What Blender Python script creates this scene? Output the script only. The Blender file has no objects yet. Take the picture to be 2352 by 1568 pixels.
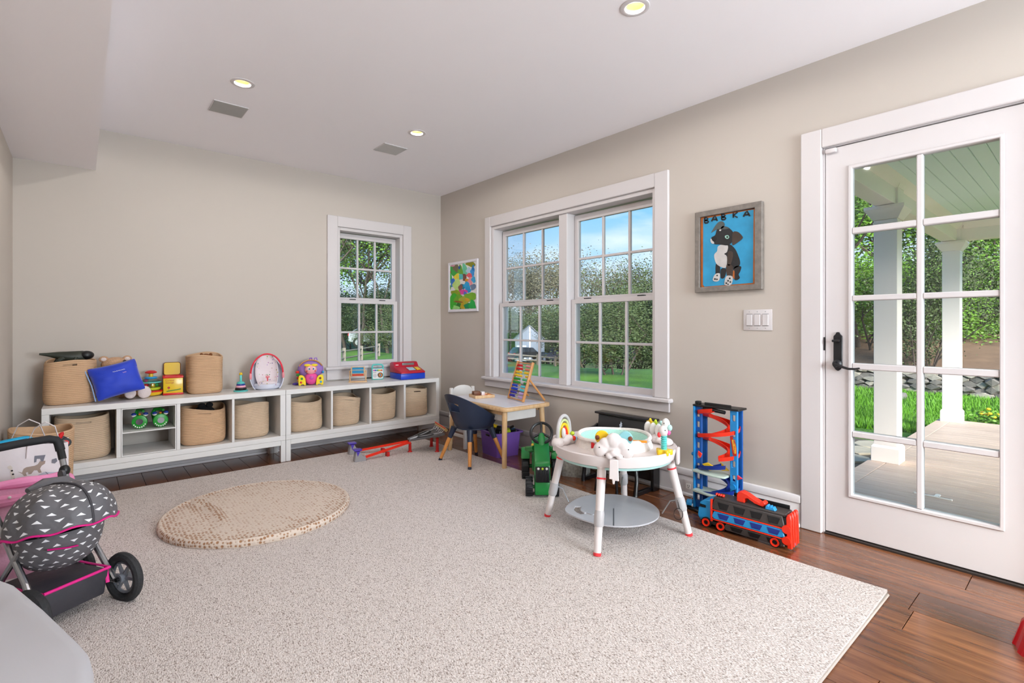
import bpy, bmesh, math, random
from mathutils import Matrix, Vector, Euler, noise as mnoise

# ------------------------------------------------------------------ scene / camera / light
SC = bpy.context.scene
COL = SC.collection
PI = math.pi
FPX, U0, V0 = 1156.0, 1176.0, 748.0           # focal length and principal point in pixels of the 2352x1568 frame
YAW = math.atan2(991.0, 1156.0)               # view direction, clockwise from +y
cam_d = bpy.data.cameras.new('camera')
cam = bpy.data.objects.new('camera', cam_d); COL.objects.link(cam)
cam.location = (0, 0, 1.1)
cam.rotation_euler = (PI / 2, 0, -YAW)
cam_d.sensor_width = 36.0; cam_d.sensor_fit = 'HORIZONTAL'
cam_d.lens = FPX / 2352.0 * 36.0
cam_d.shift_y = (V0 - 784.0) / 2352.0
cam_d.clip_start = 0.02; cam_d.clip_end = 400
SC.camera = cam
SC.view_settings.view_transform = 'Standard'
SC.view_settings.look = 'None'
SC.view_settings.gamma = 1.0
SC.view_settings.exposure = 0.45
try: SC.view_settings.use_curve_mapping = False
except Exception: pass
try:
    SC.cycles.use_denoising = True
    SC.cycles.denoiser = 'OPENIMAGEDENOISE'
    SC.cycles.max_bounces = 6
    SC.cycles.diffuse_bounces = 4
    SC.cycles.glossy_bounces = 3
    SC.cycles.transparent_max_bounces = 8
    SC.cycles.use_adaptive_sampling = True; SC.cycles.adaptive_threshold = .1; SC.cycles.adaptive_min_samples = 16
    SC.cycles.caustics_reflective = False; SC.cycles.caustics_refractive = False
    SC.cycles.sample_clamp_indirect = 6.0
except Exception: pass

def lin(c):
    def f(x):
        x /= 255.0
        return x / 12.92 if x <= 0.04045 else ((x + 0.055) / 1.055) ** 2.4
    return (f(c[0]), f(c[1]), f(c[2]), 1.0)

# sky: blue with thin white cloud, paler to the horizon
W = bpy.data.worlds.new('sky'); SC.world = W; W.use_nodes = True
nt = W.node_tree; nt.nodes.clear()
def wn(t, **k):
    n = nt.nodes.new(t)
    for a, b in k.items(): setattr(n, a, b)
    return n
out = wn('ShaderNodeOutputWorld'); bg = wn('ShaderNodeBackground'); tc = wn('ShaderNodeTexCoord')
sep = wn('ShaderNodeSeparateXYZ'); nt.links.new(tc.outputs['Generated'], sep.inputs[0])
ramp = wn('ShaderNodeValToRGB'); nt.links.new(sep.outputs['Z'], ramp.inputs[0])
cr = ramp.color_ramp; cr.elements[0].position = 0.0; cr.elements[0].color = lin((228, 234, 244))
cr.elements[1].position = 0.55; cr.elements[1].color = lin((104, 170, 240))
e = cr.elements.new(0.12); e.color = lin((186, 218, 250)); e = cr.elements.new(0.22); e.color = lin((136, 196, 250))
mp = wn('ShaderNodeMapping'); mp.inputs['Scale'].default_value = (2.2, 2.2, 9.0); nt.links.new(tc.outputs['Generated'], mp.inputs[0])
nz = wn('ShaderNodeTexNoise'); nz.inputs['Scale'].default_value = 2.0; nz.inputs['Detail'].default_value = 6.0; nt.links.new(mp.outputs[0], nz.inputs['Vector'])
cl = wn('ShaderNodeValToRGB'); nt.links.new(nz.outputs['Fac'], cl.inputs[0])
cl.color_ramp.elements[0].position = 0.5; cl.color_ramp.elements[0].color = (0, 0, 0, 1)
cl.color_ramp.elements[1].position = 0.72; cl.color_ramp.elements[1].color = (.8, .8, .8, 1)
mx = wn('ShaderNodeMixRGB'); nt.links.new(cl.outputs[0], mx.inputs[0]); nt.links.new(ramp.outputs[0], mx.inputs[1]); mx.inputs[2].default_value = lin((236, 242, 252))
nt.links.new(mx.outputs[0], bg.inputs[0]); bg.inputs[1].default_value = 1.02; nt.links.new(bg.outputs[0], out.inputs[0])

def light(name, kind, loc, rot, energy, color=(1, 1, 1), **k):
    d = bpy.data.lights.new(name, kind); d.energy = energy; d.color = color
    for a, b in k.items(): setattr(d, a, b)
    o = bpy.data.objects.new(name, d); o.location = loc; o.rotation_euler = rot; COL.objects.link(o)
    return o
# spring sun, high, coming over the house from behind the camera
light('sun', 'SUN', (0, 0, 30), (math.radians(65), 0, math.radians(-27.7)), 9.0, (1.0, .95, .87), angle=math.radians(28))
# added fill lamp outside the added rear window, standing in for daylight
light('rear_fill_light', 'AREA', (2.02, -2.62, 1.45), (math.radians(90), 0, 0), 205, (.94, .985, 1.07), shape='RECTANGLE', size=1.75, size_y=1.7)

# ------------------------------------------------------------------ geometry helpers: every shape is (verts, faces)
def box(c, s):
    x, y, z = c; a, b, d = s[0] / 2, s[1] / 2, s[2] / 2
    v = [(x + i * a, y + j * b, z + k * d) for k in (-1, 1) for j in (-1, 1) for i in (-1, 1)]
    return v, [(0, 2, 3, 1), (4, 5, 7, 6), (0, 1, 5, 4), (2, 6, 7, 3), (0, 4, 6, 2), (1, 3, 7, 5)]
def bx(x0, x1, y0, y1, z0, z1): return box(((x0 + x1) / 2, (y0 + y1) / 2, (z0 + z1) / 2), (x1 - x0, y1 - y0, z1 - z0))
def bm_of(g):
    bm = bmesh.new()
    vs = [bm.verts.new(p) for p in g[0]]
    for f in g[1]:
        try: bm.faces.new([vs[i] for i in f])
        except ValueError: pass
    return bm
def geo_of(bm):
    bm.verts.index_update()
    g = [tuple(v.co) for v in bm.verts], [tuple(v.index for v in f.verts) for f in bm.faces]
    bm.free(); return g
def bev(g, r, seg=2, ang=30):
    bm = bm_of(g); bmesh.ops.recalc_face_normals(bm, faces=bm.faces)
    es = [e for e in bm.edges if e.is_manifold and e.calc_face_angle(0) > math.radians(ang)]
    bmesh.ops.bevel(bm, geom=es, offset=r, segments=seg, affect='EDGES', profile=0.5, clamp_overlap=True)
    return geo_of(bm)
def rbox(c, s, r=.004, seg=2): return bev(box(c, s), r, seg)
def xf(g, loc=(0, 0, 0), rot=(0, 0, 0), sc=(1, 1, 1)):
    m = Matrix.LocRotScale(Vector(loc), Euler(rot), Vector(sc))
    return [tuple(m @ Vector(p)) for p in g[0]], g[1]
def join(*gs):
    v, f = [], []
    for g in gs:
        n = len(v); v += g[0]; f += [tuple(i + n for i in q) for q in g[1]]
    return v, f
def frame_of(d):
    d = Vector(d).normalized(); a = Vector((0, 0, 1)) if abs(d.z) < .95 else Vector((1, 0, 0))
    x = d.cross(a).normalized(); return x, x.cross(d).normalized(), d
def tube(pts, r, n=10, closed=False, cap=True, flat=1.0):
    pts = [Vector(p) for p in pts]; N = len(pts); rs = r if isinstance(r, (list, tuple)) else [r] * N
    v, f = [], []
    px = None
    for i, p in enumerate(pts):
        if closed: d = pts[(i + 1) % N] - pts[i - 1]
        else: d = pts[min(i + 1, N - 1)] - pts[max(i - 1, 0)]
        d.normalize()
        if px is None: x, y, _ = frame_of(d)
        else:
            x = (px - d * px.dot(d)).normalized(); y = x.cross(d).normalized() * 1.0
        px = x
        for k in range(n):
            a = 2 * PI * k / n
            v.append(tuple(p + (x * math.cos(a) + y * math.sin(a) * flat) * rs[i]))
    for i in range(N if closed else N - 1):
        j = (i + 1) % N
        for k in range(n):
            l = (k + 1) % n; f.append((i * n + k, i * n + l, j * n + l, j * n + k))
    if cap and not closed:
        f.append(tuple(range(n))[::-1]); f.append(tuple((N - 1) * n + k for k in range(n)))
    return v, f
def cyl(p0, p1, r0, r1=None, n=16): return tube([p0, p1], [r0, r0 if r1 is None else r1], n)
def lathe(prof, n=24, c=(0, 0, 0), sx=1.0, sy=1.0, cap=True):
    v, f = [], []
    for (r, z) in prof:
        for k in range(n):
            a = 2 * PI * k / n; v.append((c[0] + r * sx * math.cos(a), c[1] + r * sy * math.sin(a), c[2] + z))
    for i in range(len(prof) - 1):
        for k in range(n):
            l = (k + 1) % n; f.append((i * n + k, i * n + l, (i + 1) * n + l, (i + 1) * n + k))
    if cap:
        f.append(tuple(range(n))[::-1]); f.append(tuple((len(prof) - 1) * n + k for k in range(n)))
    return v, f
def ell(c, r, nu=16, nv=10):
    if not isinstance(r, (tuple, list)): r = (r, r, r)
    v, f = [(c[0], c[1], c[2] - r[2])], []
    for j in range(1, nv):
        t = -PI / 2 + PI * j / nv
        for k in range(nu):
            a = 2 * PI * k / nu; v.append((c[0] + r[0] * math.cos(t) * math.cos(a), c[1] + r[1] * math.cos(t) * math.sin(a), c[2] + r[2] * math.sin(t)))
    v.append((c[0], c[1], c[2] + r[2])); top = len(v) - 1
    for k in range(nu):
        l = (k + 1) % nu; f.append((0, 1 + l, 1 + k))
        for j in range(nv - 2):
            a = 1 + j * nu; f.append((a + k, a + l, a + nu + l, a + nu + k))
        a = 1 + (nv - 2) * nu; f.append((a + k, a + l, top))
    return v, f
def prism(poly, a, b, plane='xy'):
    """polygon extruded from a to b along the missing axis"""
    def P(p, t):
        return {'xy': (p[0], p[1], t), 'xz': (p[0], t, p[1]), 'yz': (t, p[0], p[1])}[plane]
    n = len(poly); v = [P(p, a) for p in poly] + [P(p, b) for p in poly]
    f = [tuple(range(n)), tuple(range(2 * n - 1, n - 1, -1))] + [(i, i + n, (i + 1) % n + n, (i + 1) % n) for i in range(n)]
    bm = bm_of((v, f)); bmesh.ops.recalc_face_normals(bm, faces=bm.faces); return geo_of(bm)
def rrect(x0, x1, y0, y1, r, n=4):
    o = []
    for cx, cy, a0 in ((x1 - r, y0 + r, -PI / 2), (x1 - r, y1 - r, 0), (x0 + r, y1 - r, PI / 2), (x0 + r, y0 + r, PI)):
        for k in range(n + 1):
            a = a0 + PI / 2 * k / n; o.append((cx + r * math.cos(a), cy + r * math.sin(a)))
    return o
def circ(cx, cy, r, n=20, ry=None):
    ry = r if ry is None else ry
    return [(cx + r * math.cos(2 * PI * k / n), cy + ry * math.sin(2 * PI * k / n)) for k in range(n)]
def ribbon(pts, w):
    """flat stroke of width w along a 2-D polyline, as a polygon"""
    L, R = [], []
    for i, p in enumerate(pts):
        q0 = pts[max(i - 1, 0)]; q1 = pts[min(i + 1, len(pts) - 1)]
        dx, dy = q1[0] - q0[0], q1[1] - q0[1]; m = math.hypot(dx, dy) or 1
        nx, ny = -dy / m * w / 2, dx / m * w / 2
        L.append((p[0] + nx, p[1] + ny)); R.append((p[0] - nx, p[1] - ny))
    return L + R[::-1]
def holed(u0, u1, w0, w1, holes, t0, t1, plane):
    """slab with rectangular holes, one connected mesh. plane: 'xz' (t along y), 'yz' (t along x), 'xy' (t along z)"""
    us = sorted({u0, u1} | {h[0] for h in holes} | {h[1] for h in holes})
    ws = sorted({w0, w1} | {h[2] for h in holes} | {h[3] for h in holes})
    P = {'xz': lambda u, w, t: (u, t, w), 'yz': lambda u, w, t: (t, u, w), 'xy': lambda u, w, t: (u, w, t)}[plane]
    idx, v, f = {}, [], []
    def V(i, j, t):
        k = (i, j, t)
        if k not in idx: idx[k] = len(v); v.append(P(us[i], ws[j], t))
        return idx[k]
    nu, nw = len(us) - 1, len(ws) - 1
    def solid(i, j):
        if i < 0 or j < 0 or i >= nu or j >= nw: return False
        cu, cw = (us[i] + us[i + 1]) / 2, (ws[j] + ws[j + 1]) / 2
        return not any(h[0] < cu < h[1] and h[2] < cw < h[3] for h in holes)
    for i in range(nu):
        for j in range(nw):
            if not solid(i, j): continue
            f.append((V(i, j, t0), V(i + 1, j, t0), V(i + 1, j + 1, t0), V(i, j + 1, t0)))
            f.append((V(i, j, t1), V(i, j + 1, t1), V(i + 1, j + 1, t1), V(i + 1, j, t1)))
            if not solid(i - 1, j): f.append((V(i, j, t0), V(i, j + 1, t0), V(i, j + 1, t1), V(i, j, t1)))
            if not solid(i + 1, j): f.append((V(i + 1, j, t0), V(i + 1, j, t1), V(i + 1, j + 1, t1), V(i + 1, j + 1, t0)))
            if not solid(i, j - 1): f.append((V(i, j, t0), V(i, j, t1), V(i + 1, j, t1), V(i + 1, j, t0)))
            if not solid(i, j + 1): f.append((V(i, j + 1, t0), V(i + 1, j + 1, t0), V(i + 1, j + 1, t1), V(i, j + 1, t1)))
    bm = bm_of((v, f)); bmesh.ops.recalc_face_normals(bm, faces=bm.faces); return geo_of(bm)
def sheet(fn, nu, nv, thick=0.0, wrap=False, skip=None):
    """parametric surface fn(u,v)->point, u,v in 0..1; returns verts, faces, uvs per vertex. thick>0 gives it a back"""
    v, uv, f = [], [], []
    for j in range(nv + 1):
        for i in range(nu + (0 if wrap else 1)):
            u, w = i / nu, j / nv; v.append(tuple(fn(u, w))); uv.append((u, w))
    m = nu if wrap else nu + 1
    for j in range(nv):
        for i in range(nu):
            k = (i + 1) % m if wrap else i + 1
            if skip and skip((i + .5) / nu, (j + .5) / nv): continue
            f.append((j * m + i, j * m + k, (j + 1) * m + k, (j + 1) * m + i))
    if thick:
        bm = bm_of((v, f)); bmesh.ops.recalc_face_normals(bm, faces=bm.faces); bm.normal_update()
        nr = [tuple(x.normal) for x in bm.verts]; bm.free(); n = len(v)
        v2 = [(p[0] - q[0] * thick, p[1] - q[1] * thick, p[2] - q[2] * thick) for p, q in zip(v, nr)]
        cnt = {}
        for q in f:
            for a, b in zip(q, q[1:] + q[:1]): cnt[(min(a, b), max(a, b))] = cnt.get((min(a, b), max(a, b)), 0) + 1
        f2 = [tuple(i + n for i in q[::-1]) for q in f]
        sid = []
        for q in f:
            for a, b in zip(q, q[1:] + q[:1]):
                if cnt[(min(a, b), max(a, b))] == 1: sid.append((b, a, a + n, b + n))
        v = v + v2; uv = uv + uv; f = f + f2 + sid
    return v, f, uv

def puffs(balls, voxel=.004, flat=None):
    """one closed puffy mesh around overlapping balls (x, y, z, r)"""
    g = join(*[ell(b[:3], b[3] if not isinstance(b[3], (tuple, list)) else b[3], 16, 10) for b in balls])
    me = bpy.data.meshes.new('puffs'); me.from_pydata(g[0], [], g[1]); o = bpy.data.objects.new('puffs', me); COL.objects.link(o)
    m = o.modifiers.new('r', 'REMESH'); m.mode = 'VOXEL'; m.voxel_size = voxel; s = o.modifiers.new('s', 'SMOOTH'); s.iterations = 2
    bpy.context.view_layer.update(); dg = bpy.context.evaluated_depsgraph_get(); e = bpy.data.meshes.new_from_object(o.evaluated_get(dg)); bpy.data.objects.remove(o)
    v = [tuple(p.co) for p in e.vertices]; f = [tuple(p.vertices) for p in e.polygons]; bpy.data.meshes.remove(e); return v, f
# ------------------------------------------------------------------ objects
def mesh_of(name, g, mat, smooth=35):
    me = bpy.data.meshes.new(name)
    me.from_pydata(g[0], [], g[1])
    if len(g) > 2:
        ul = me.uv_layers.new(name='UVMap')
        for lp in me.loops: ul.data[lp.index].uv = g[2][lp.vertex_index]
    if smooth:
        me.shade_smooth(); me.set_sharp_from_angle(angle=math.radians(smooth))
    me.validate(); me.update()
    if mat is not None: me.materials.append(mat)
    return me
def obj(name, g, mat, parent=None, loc=(0, 0, 0), rot=(0, 0, 0), smooth=35, label=None, kind=None):
    me = g if isinstance(g, bpy.types.Mesh) else mesh_of(name, g, mat, smooth)
    o = bpy.data.objects.new(name, me); COL.objects.link(o)
    o.location = loc; o.rotation_euler = rot
    if parent is not None: o.parent = parent
    if label: o['label'] = label
    if kind: o['kind'] = kind
    return o
def thing(name, label, cat, loc=(0, 0, 0), rz=0.0, group=None, rot=None):
    o = bpy.data.objects.new(name, None); COL.objects.link(o); o.empty_display_size = .05
    o.location = loc; o.rotation_euler = rot or (0, 0, rz); o['label'] = label; o['category'] = cat
    if group: o['group'] = group
    return o
def tag(o, label, cat, group=None):
    o['label'] = label; o['category'] = cat
    if group: o['group'] = group
    return o
def struct(name, g=None, mat=None, **k):
    if g is None:
        o = bpy.data.objects.new(name, None); COL.objects.link(o); o.empty_display_size = .05
    else: o = obj(name, g, mat, **k)
    o['kind'] = 'structure'; return o
def copy_tree(o, parent=None):
    c = o.copy(); COL.objects.link(c); c.parent = parent
    for ch in list(o.children): copy_tree(ch, c)
    return c

# ------------------------------------------------------------------ materials
_M = {}
def mat(name, col, rough=.5, metal=0.0, bump=None, var=None, coat=0.0, sheen=0.0, alpha=1.0, spec=.5, trans=0.0, emit=None):
    """procedural principled material. var=(scale, amount) colour mottling, bump=(scale, strength)"""
    if name in _M: return _M[name]
    m = bpy.data.materials.new(name); m.use_nodes = True; t = m.node_tree; b = t.nodes['Principled BSDF']
    b.inputs['Roughness'].default_value = rough; b.inputs['Metallic'].default_value = metal
    b.inputs['Specular IOR Level'].default_value = spec
    if coat: b.inputs['Coat Weight'].default_value = coat; b.inputs['Coat Roughness'].default_value = .15
    if sheen: b.inputs['Sheen Weight'].default_value = sheen
    if alpha < 1: b.inputs['Alpha'].default_value = alpha
    if trans: b.inputs['Transmission Weight'].default_value = trans
    L = lin(col)
    if emit: b.inputs['Emission Color'].default_value = L; b.inputs['Emission Strength'].default_value = emit
    tcn = t.nodes.new('ShaderNodeTexCoord')
    sc, am = var or (14.0, .06)
    n = t.nodes.new('ShaderNodeTexNoise'); n.inputs['Scale'].default_value = sc; n.inputs['Detail'].default_value = 3
    t.links.new(tcn.outputs['Object'], n.inputs['Vector'])
    mxn = t.nodes.new('ShaderNodeMixRGB'); t.links.new(n.outputs['Fac'], mxn.inputs[0])
    mxn.inputs[1].default_value = tuple(max(0, x * (1 - am)) for x in L[:3]) + (1,); mxn.inputs[2].default_value = tuple(min(1, x * (1 + am)) for x in L[:3]) + (1,)
    t.links.new(mxn.outputs[0], b.inputs['Base Color'])
    if bump:
        n2 = t.nodes.new('ShaderNodeTexNoise'); n2.inputs['Scale'].default_value = bump[0]; n2.inputs['Detail'].default_value = 2
        t.links.new(tcn.outputs['Object'], n2.inputs['Vector'])
        bp = t.nodes.new('ShaderNodeBump'); bp.inputs['Strength'].default_value = bump[1]; bp.inputs['Distance'].default_value = .01
        t.links.new(n2.outputs['Fac'], bp.inputs['Height']); t.links.new(bp.outputs[0], b.inputs['Normal'])
    _M[name] = m; return m
def wood(name, c0, c1, rough=.4, scale=(1, 1, 1), ring=9.0, coat=0.0, rnd=0.0, knots=False):
    """wood with grain along the axis that has the small scale"""
    if name in _M: return _M[name]
    m = bpy.data.materials.new(name); m.use_nodes = True; t = m.node_tree; b = t.nodes['Principled BSDF']
    tcn = t.nodes.new('ShaderNodeTexCoord'); mpn = t.nodes.new('ShaderNodeMapping'); mpn.inputs['Scale'].default_value = scale
    src = tcn.outputs['Object']
    oi = t.nodes.new('ShaderNodeObjectInfo')
    ad = t.nodes.new('ShaderNodeVectorMath'); ad.operation = 'ADD'
    cm = t.nodes.new('ShaderNodeMath'); cm.operation = 'MULTIPLY'; cm.inputs[1].default_value = 37.0; t.links.new(oi.outputs['Random'], cm.inputs[0])
    t.links.new(src, ad.inputs[0]); t.links.new(cm.outputs[0], ad.inputs[1]); t.links.new(ad.outputs[0], mpn.inputs[0])
    n = t.nodes.new('ShaderNodeTexNoise'); n.inputs['Scale'].default_value = ring; n.inputs['Detail'].default_value = 5; n.inputs['Roughness'].default_value = .6
    t.links.new(mpn.outputs[0], n.inputs['Vector'])
    r = t.nodes.new('ShaderNodeValToRGB'); r.color_ramp.elements[0].position = .3; r.color_ramp.elements[1].position = .72
    r.color_ramp.elements[0].color = lin(c0); r.color_ramp.elements[1].color = lin(c1); t.links.new(n.outputs['Fac'], r.inputs[0])
    last = r.outputs[0]
    if rnd:
        hs = t.nodes.new('ShaderNodeHueSaturation'); mr = t.nodes.new('ShaderNodeMapRange'); mr.inputs[3].default_value = 1 - rnd; mr.inputs[4].default_value = 1 + rnd
        t.links.new(oi.outputs['Random'], mr.inputs[0]); t.links.new(mr.outputs[0], hs.inputs['Value']); t.links.new(last, hs.inputs['Color']); last = hs.outputs[0]
    if knots:
        mk = t.nodes.new('ShaderNodeMapping'); mk.inputs['Scale'].default_value = (9, 2.2, 9); t.links.new(ad.outputs[0], mk.inputs[0])
        vo = t.nodes.new('ShaderNodeTexVoronoi'); vo.inputs['Scale'].default_value = 1.0; t.links.new(mk.outputs[0], vo.inputs['Vector'])
        kr = t.nodes.new('ShaderNodeValToRGB'); kr.color_ramp.elements[0].position = .05; kr.color_ramp.elements[1].position = .11
        kr.color_ramp.elements[0].color = (1, 1, 1, 1); kr.color_ramp.elements[1].color = (0, 0, 0, 1); t.links.new(vo.outputs['Distance'], kr.inputs[0])
        mk2 = t.nodes.new('ShaderNodeMixRGB'); t.links.new(kr.outputs[0], mk2.inputs[0]); t.links.new(last, mk2.inputs[1]); mk2.inputs[2].default_value = lin((28, 14, 8)); last = mk2.outputs[0]
    t.links.new(last, b.inputs['Base Color']); b.inputs['Roughness'].default_value = rough
    if coat: b.inputs['Coat Weight'].default_value = coat; b.inputs['Coat Roughness'].default_value = .22
    bp = t.nodes.new('ShaderNodeBump'); bp.inputs['Strength'].default_value = .12; bp.inputs['Distance'].default_value = .004
    t.links.new(n.outputs['Fac'], bp.inputs['Height']); t.links.new(bp.outputs[0], b.inputs['Normal'])
    _M[name] = m; return m
def glass(name='window_glass', tint=(246, 250, 250), refl=.06):
    if name in _M: return _M[name]
    m = bpy.data.materials.new(name); m.use_nodes = True; t = m.node_tree; t.nodes.clear()
    o = t.nodes.new('ShaderNodeOutputMaterial'); tr = t.nodes.new('ShaderNodeBsdfTransparent'); gl = t.nodes.new('ShaderNodeBsdfGlossy')
    tr.inputs[0].default_value = lin(tint); gl.inputs['Roughness'].default_value = .02
    fr = t.nodes.new('ShaderNodeLayerWeight'); fr.inputs['Blend'].default_value = .25
    mu = t.nodes.new('ShaderNodeMath'); mu.operation = 'MULTIPLY_ADD'; mu.inputs[1].default_value = .35; mu.inputs[2].default_value = refl * .3; t.links.new(fr.outputs['Fresnel'], mu.inputs[0])
    ms = t.nodes.new('ShaderNodeMixShader'); t.links.new(mu.outputs[0], ms.inputs[0]); t.links.new(tr.outputs[0], ms.inputs[1]); t.links.new(gl.outputs[0], ms.inputs[2]); t.links.new(ms.outputs[0], o.inputs[0])
    _M[name] = m; return m
WALL = mat('wall_paint', (198, 189, 180), .85, var=(1.3, .015), spec=0.0)
CEIL = mat('ceiling_paint', (248, 244, 247), .9, var=(1.1, .012), spec=0.0)
TRIM = mat('white_trim_paint', (212, 206, 206), .5, var=(3, .01), spec=.25)
SHELFW = mat('white_lacquer', (226, 223, 220), .35, var=(3, .012))
GLASS = glass()
BLACK = mat('black_plastic', (16, 16, 18), .4)
IRON = mat('black_iron', (18, 17, 20), .45, bump=(90, .05))
STEEL = mat('brushed_steel', (176, 180, 184), .32, metal=1.0)
def P(name, col, rough=.35, **k): return mat('plastic_' + name, col, rough, **k)
RED, ORED = P('red', (206, 22, 30)), P('orange_red', (240, 48, 20), .4)
BLUE, SKYB, DBLUE = P('blue', (22, 66, 196)), P('sky_blue', (38, 150, 214)), P('deep_blue', (20, 50, 140))
YEL, GRN, LIME = P('yellow', (238, 196, 34)), P('green', (44, 150, 56)), P('lime', (190, 214, 50))
PNK, PURP, TEAL = P('pink', (232, 96, 160)), P('purple', (150, 96, 190)), P('teal', (94, 200, 194))
WHT, ORG, MINT = P('white', (236, 232, 228)), P('orange', (238, 140, 36)), P('mint', (158, 216, 204))
GREY, DGREY = P('grey', (168, 168, 170)), P('dark_grey', (70, 70, 74))
PINE = wood('pale_pine', (206, 164, 116), (226, 192, 148), .45, (9, 9, 2.2), 5)
BEECH = wood('warm_beech', (196, 134, 76), (216, 158, 100), .42, (9, 9, 2), 5)
# ------------------------------------------------------------------ room shell
XL, XR, YB, YR, ZC = -.343, 3.0, 4.70, -2.2, 2.52
WT = .18                                            # wall thickness
OAKF = wood('dark_plank', (84, 44, 24), (150, 94, 58), .24, (10, .9, 10), 3.2, coat=.5, rnd=.2, knots=True)
JOINT = mat('floor_joint', (24, 12, 8), .8)
floor = struct('floor', bx(XL - .05, XR + WT, YR - .1, YB + WT, -.10, -.012), JOINT)
random.seed(4)
seams = [XL - .01, -.2, -.06, .07, .2, .345, .47, .61, .74, .88, 1.0, 1.14, 1.27, 1.4, 1.53, 1.655, 1.77, 1.883, 2.005, 2.13, 2.263, 2.44, 2.632, 2.80, XR + .02]
for a, b in zip(seams, seams[1:]):
    ends = [YR - .02]
    y = YR + random.uniform(.3, 1.6)
    fixed = {2.263: [.466], 1.77: [.443], 1.883: [.2]}.get(round(a, 3))
    while y < YB - .4:
        ends.append(y); y += random.uniform(1.3, 2.4)
    if fixed: ends = [e for e in ends if abs(e - fixed[0]) > .7] + fixed; ends.sort()
    ends.append(YB + .02)
    for c, d in zip(ends, ends[1:]):
        obj('plank', bev(box((0, 0, -.006), (b - a - .0022, d - c - .0022, .012)), .0012, 1), OAKF, floor, loc=((a + b) / 2, (c + d) / 2, 0))

struct('wall_right', holed(YR - .1, YB + WT, -.1, 2.75, [(1.98, 3.80, .60, 2.05), (.12, .972, -.1, 2.06)], XR, XR + WT, 'yz'), WALL)
struct('wall_back', holed(XL - .1, XR, -.1, 2.75, [(1.845, 2.535, .712, 2.04)], YB, YB + WT, 'xz'), WALL)
struct('wall_left', bx(XL - .12, XL, YR - .1, YB, -.1, 2.75), WALL)
struct('wall_rear', holed(XL - .1, XR, -.1, 2.75, [(1.15, 2.85, .65, 2.2)], YR - .15, YR, 'xz'), WALL)
CANS = [(.72, 3.262), (1.879, 3.267), (1.877, 1.348), (.72, 1.348), (.72, -.57), (1.88, -.57)]  # last two are unseen, added behind the camera for softer room light
struct('ceiling', holed(XL, XR, YR, YB, [(x - .044, x + .044, y - .044, y + .044) for x, y in CANS], ZC, ZC + .22, 'xy'), CEIL)
struct('ceiling_soffit', bx(XL, .083, YR, YB, 2.218, ZC), CEIL)

# unseen rear window, added behind the camera as an inlet for fill light
w3 = struct('added_rear_window')
obj('sash', holed(1.15, 2.85, .65, 2.2, [(1.22, 1.98, .72, 2.13), (2.02, 2.78, .72, 2.13)], YR - .1, YR - .06, 'xz'), TRIM, w3)
for a in (1.22, 2.02): obj('pane', bx(a, a + .76, YR - .082, YR - .078, .72, 2.13), GLASS, w3)
obj('casing', holed(1.05, 2.95, .55, 2.3, [(1.15, 2.85, .65, 2.2)], YR, YR + .02, 'xz'), TRIM, w3)

struct('added_sun_baffle', bx(XL - .5, XR + .6, YR - 1.9, YR - .16, 2.3, 2.45), TRIM)  # unseen overhang, added to keep direct sun out of the rear window
# baseboards: board, cap and shoe moulding
def baseboard(name, p0, p1, n, z0=0):
    b = struct(name)
    d = (p1[0] - p0[0], p1[1] - p0[1]); horiz = abs(d[0]) > abs(d[1])
    def strip(nm, t0, t1, a, c, r):
        if horiz:
            y0, y1 = sorted((p0[1] + n * t0, p0[1] + n * t1)); g = bx(min(p0[0], p1[0]), max(p0[0], p1[0]), y0, y1, a, c)
        else:
            x0, x1 = sorted((p0[0] + n * t0, p0[0] + n * t1)); g = bx(x0, x1, min(p0[1], p1[1]), max(p0[1], p1[1]), a, c)
        obj(nm, bev(g, r, 2), TRIM, b)
    strip('board', 0, .018, 0, .1285, .001); strip('cap', 0, .026, .130, .174, .006); strip('shoe', .018, .034, 0, .022, .006)
    return b
baseboard('baseboard_right', (XR, 1.06), (XR, YB), -1)
baseboard('baseboard_back', (XL, YB), (XR - .036, YB), -1)
baseboard('baseboard_left', (XL, YR), (XL, YB - .036), 1)

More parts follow.
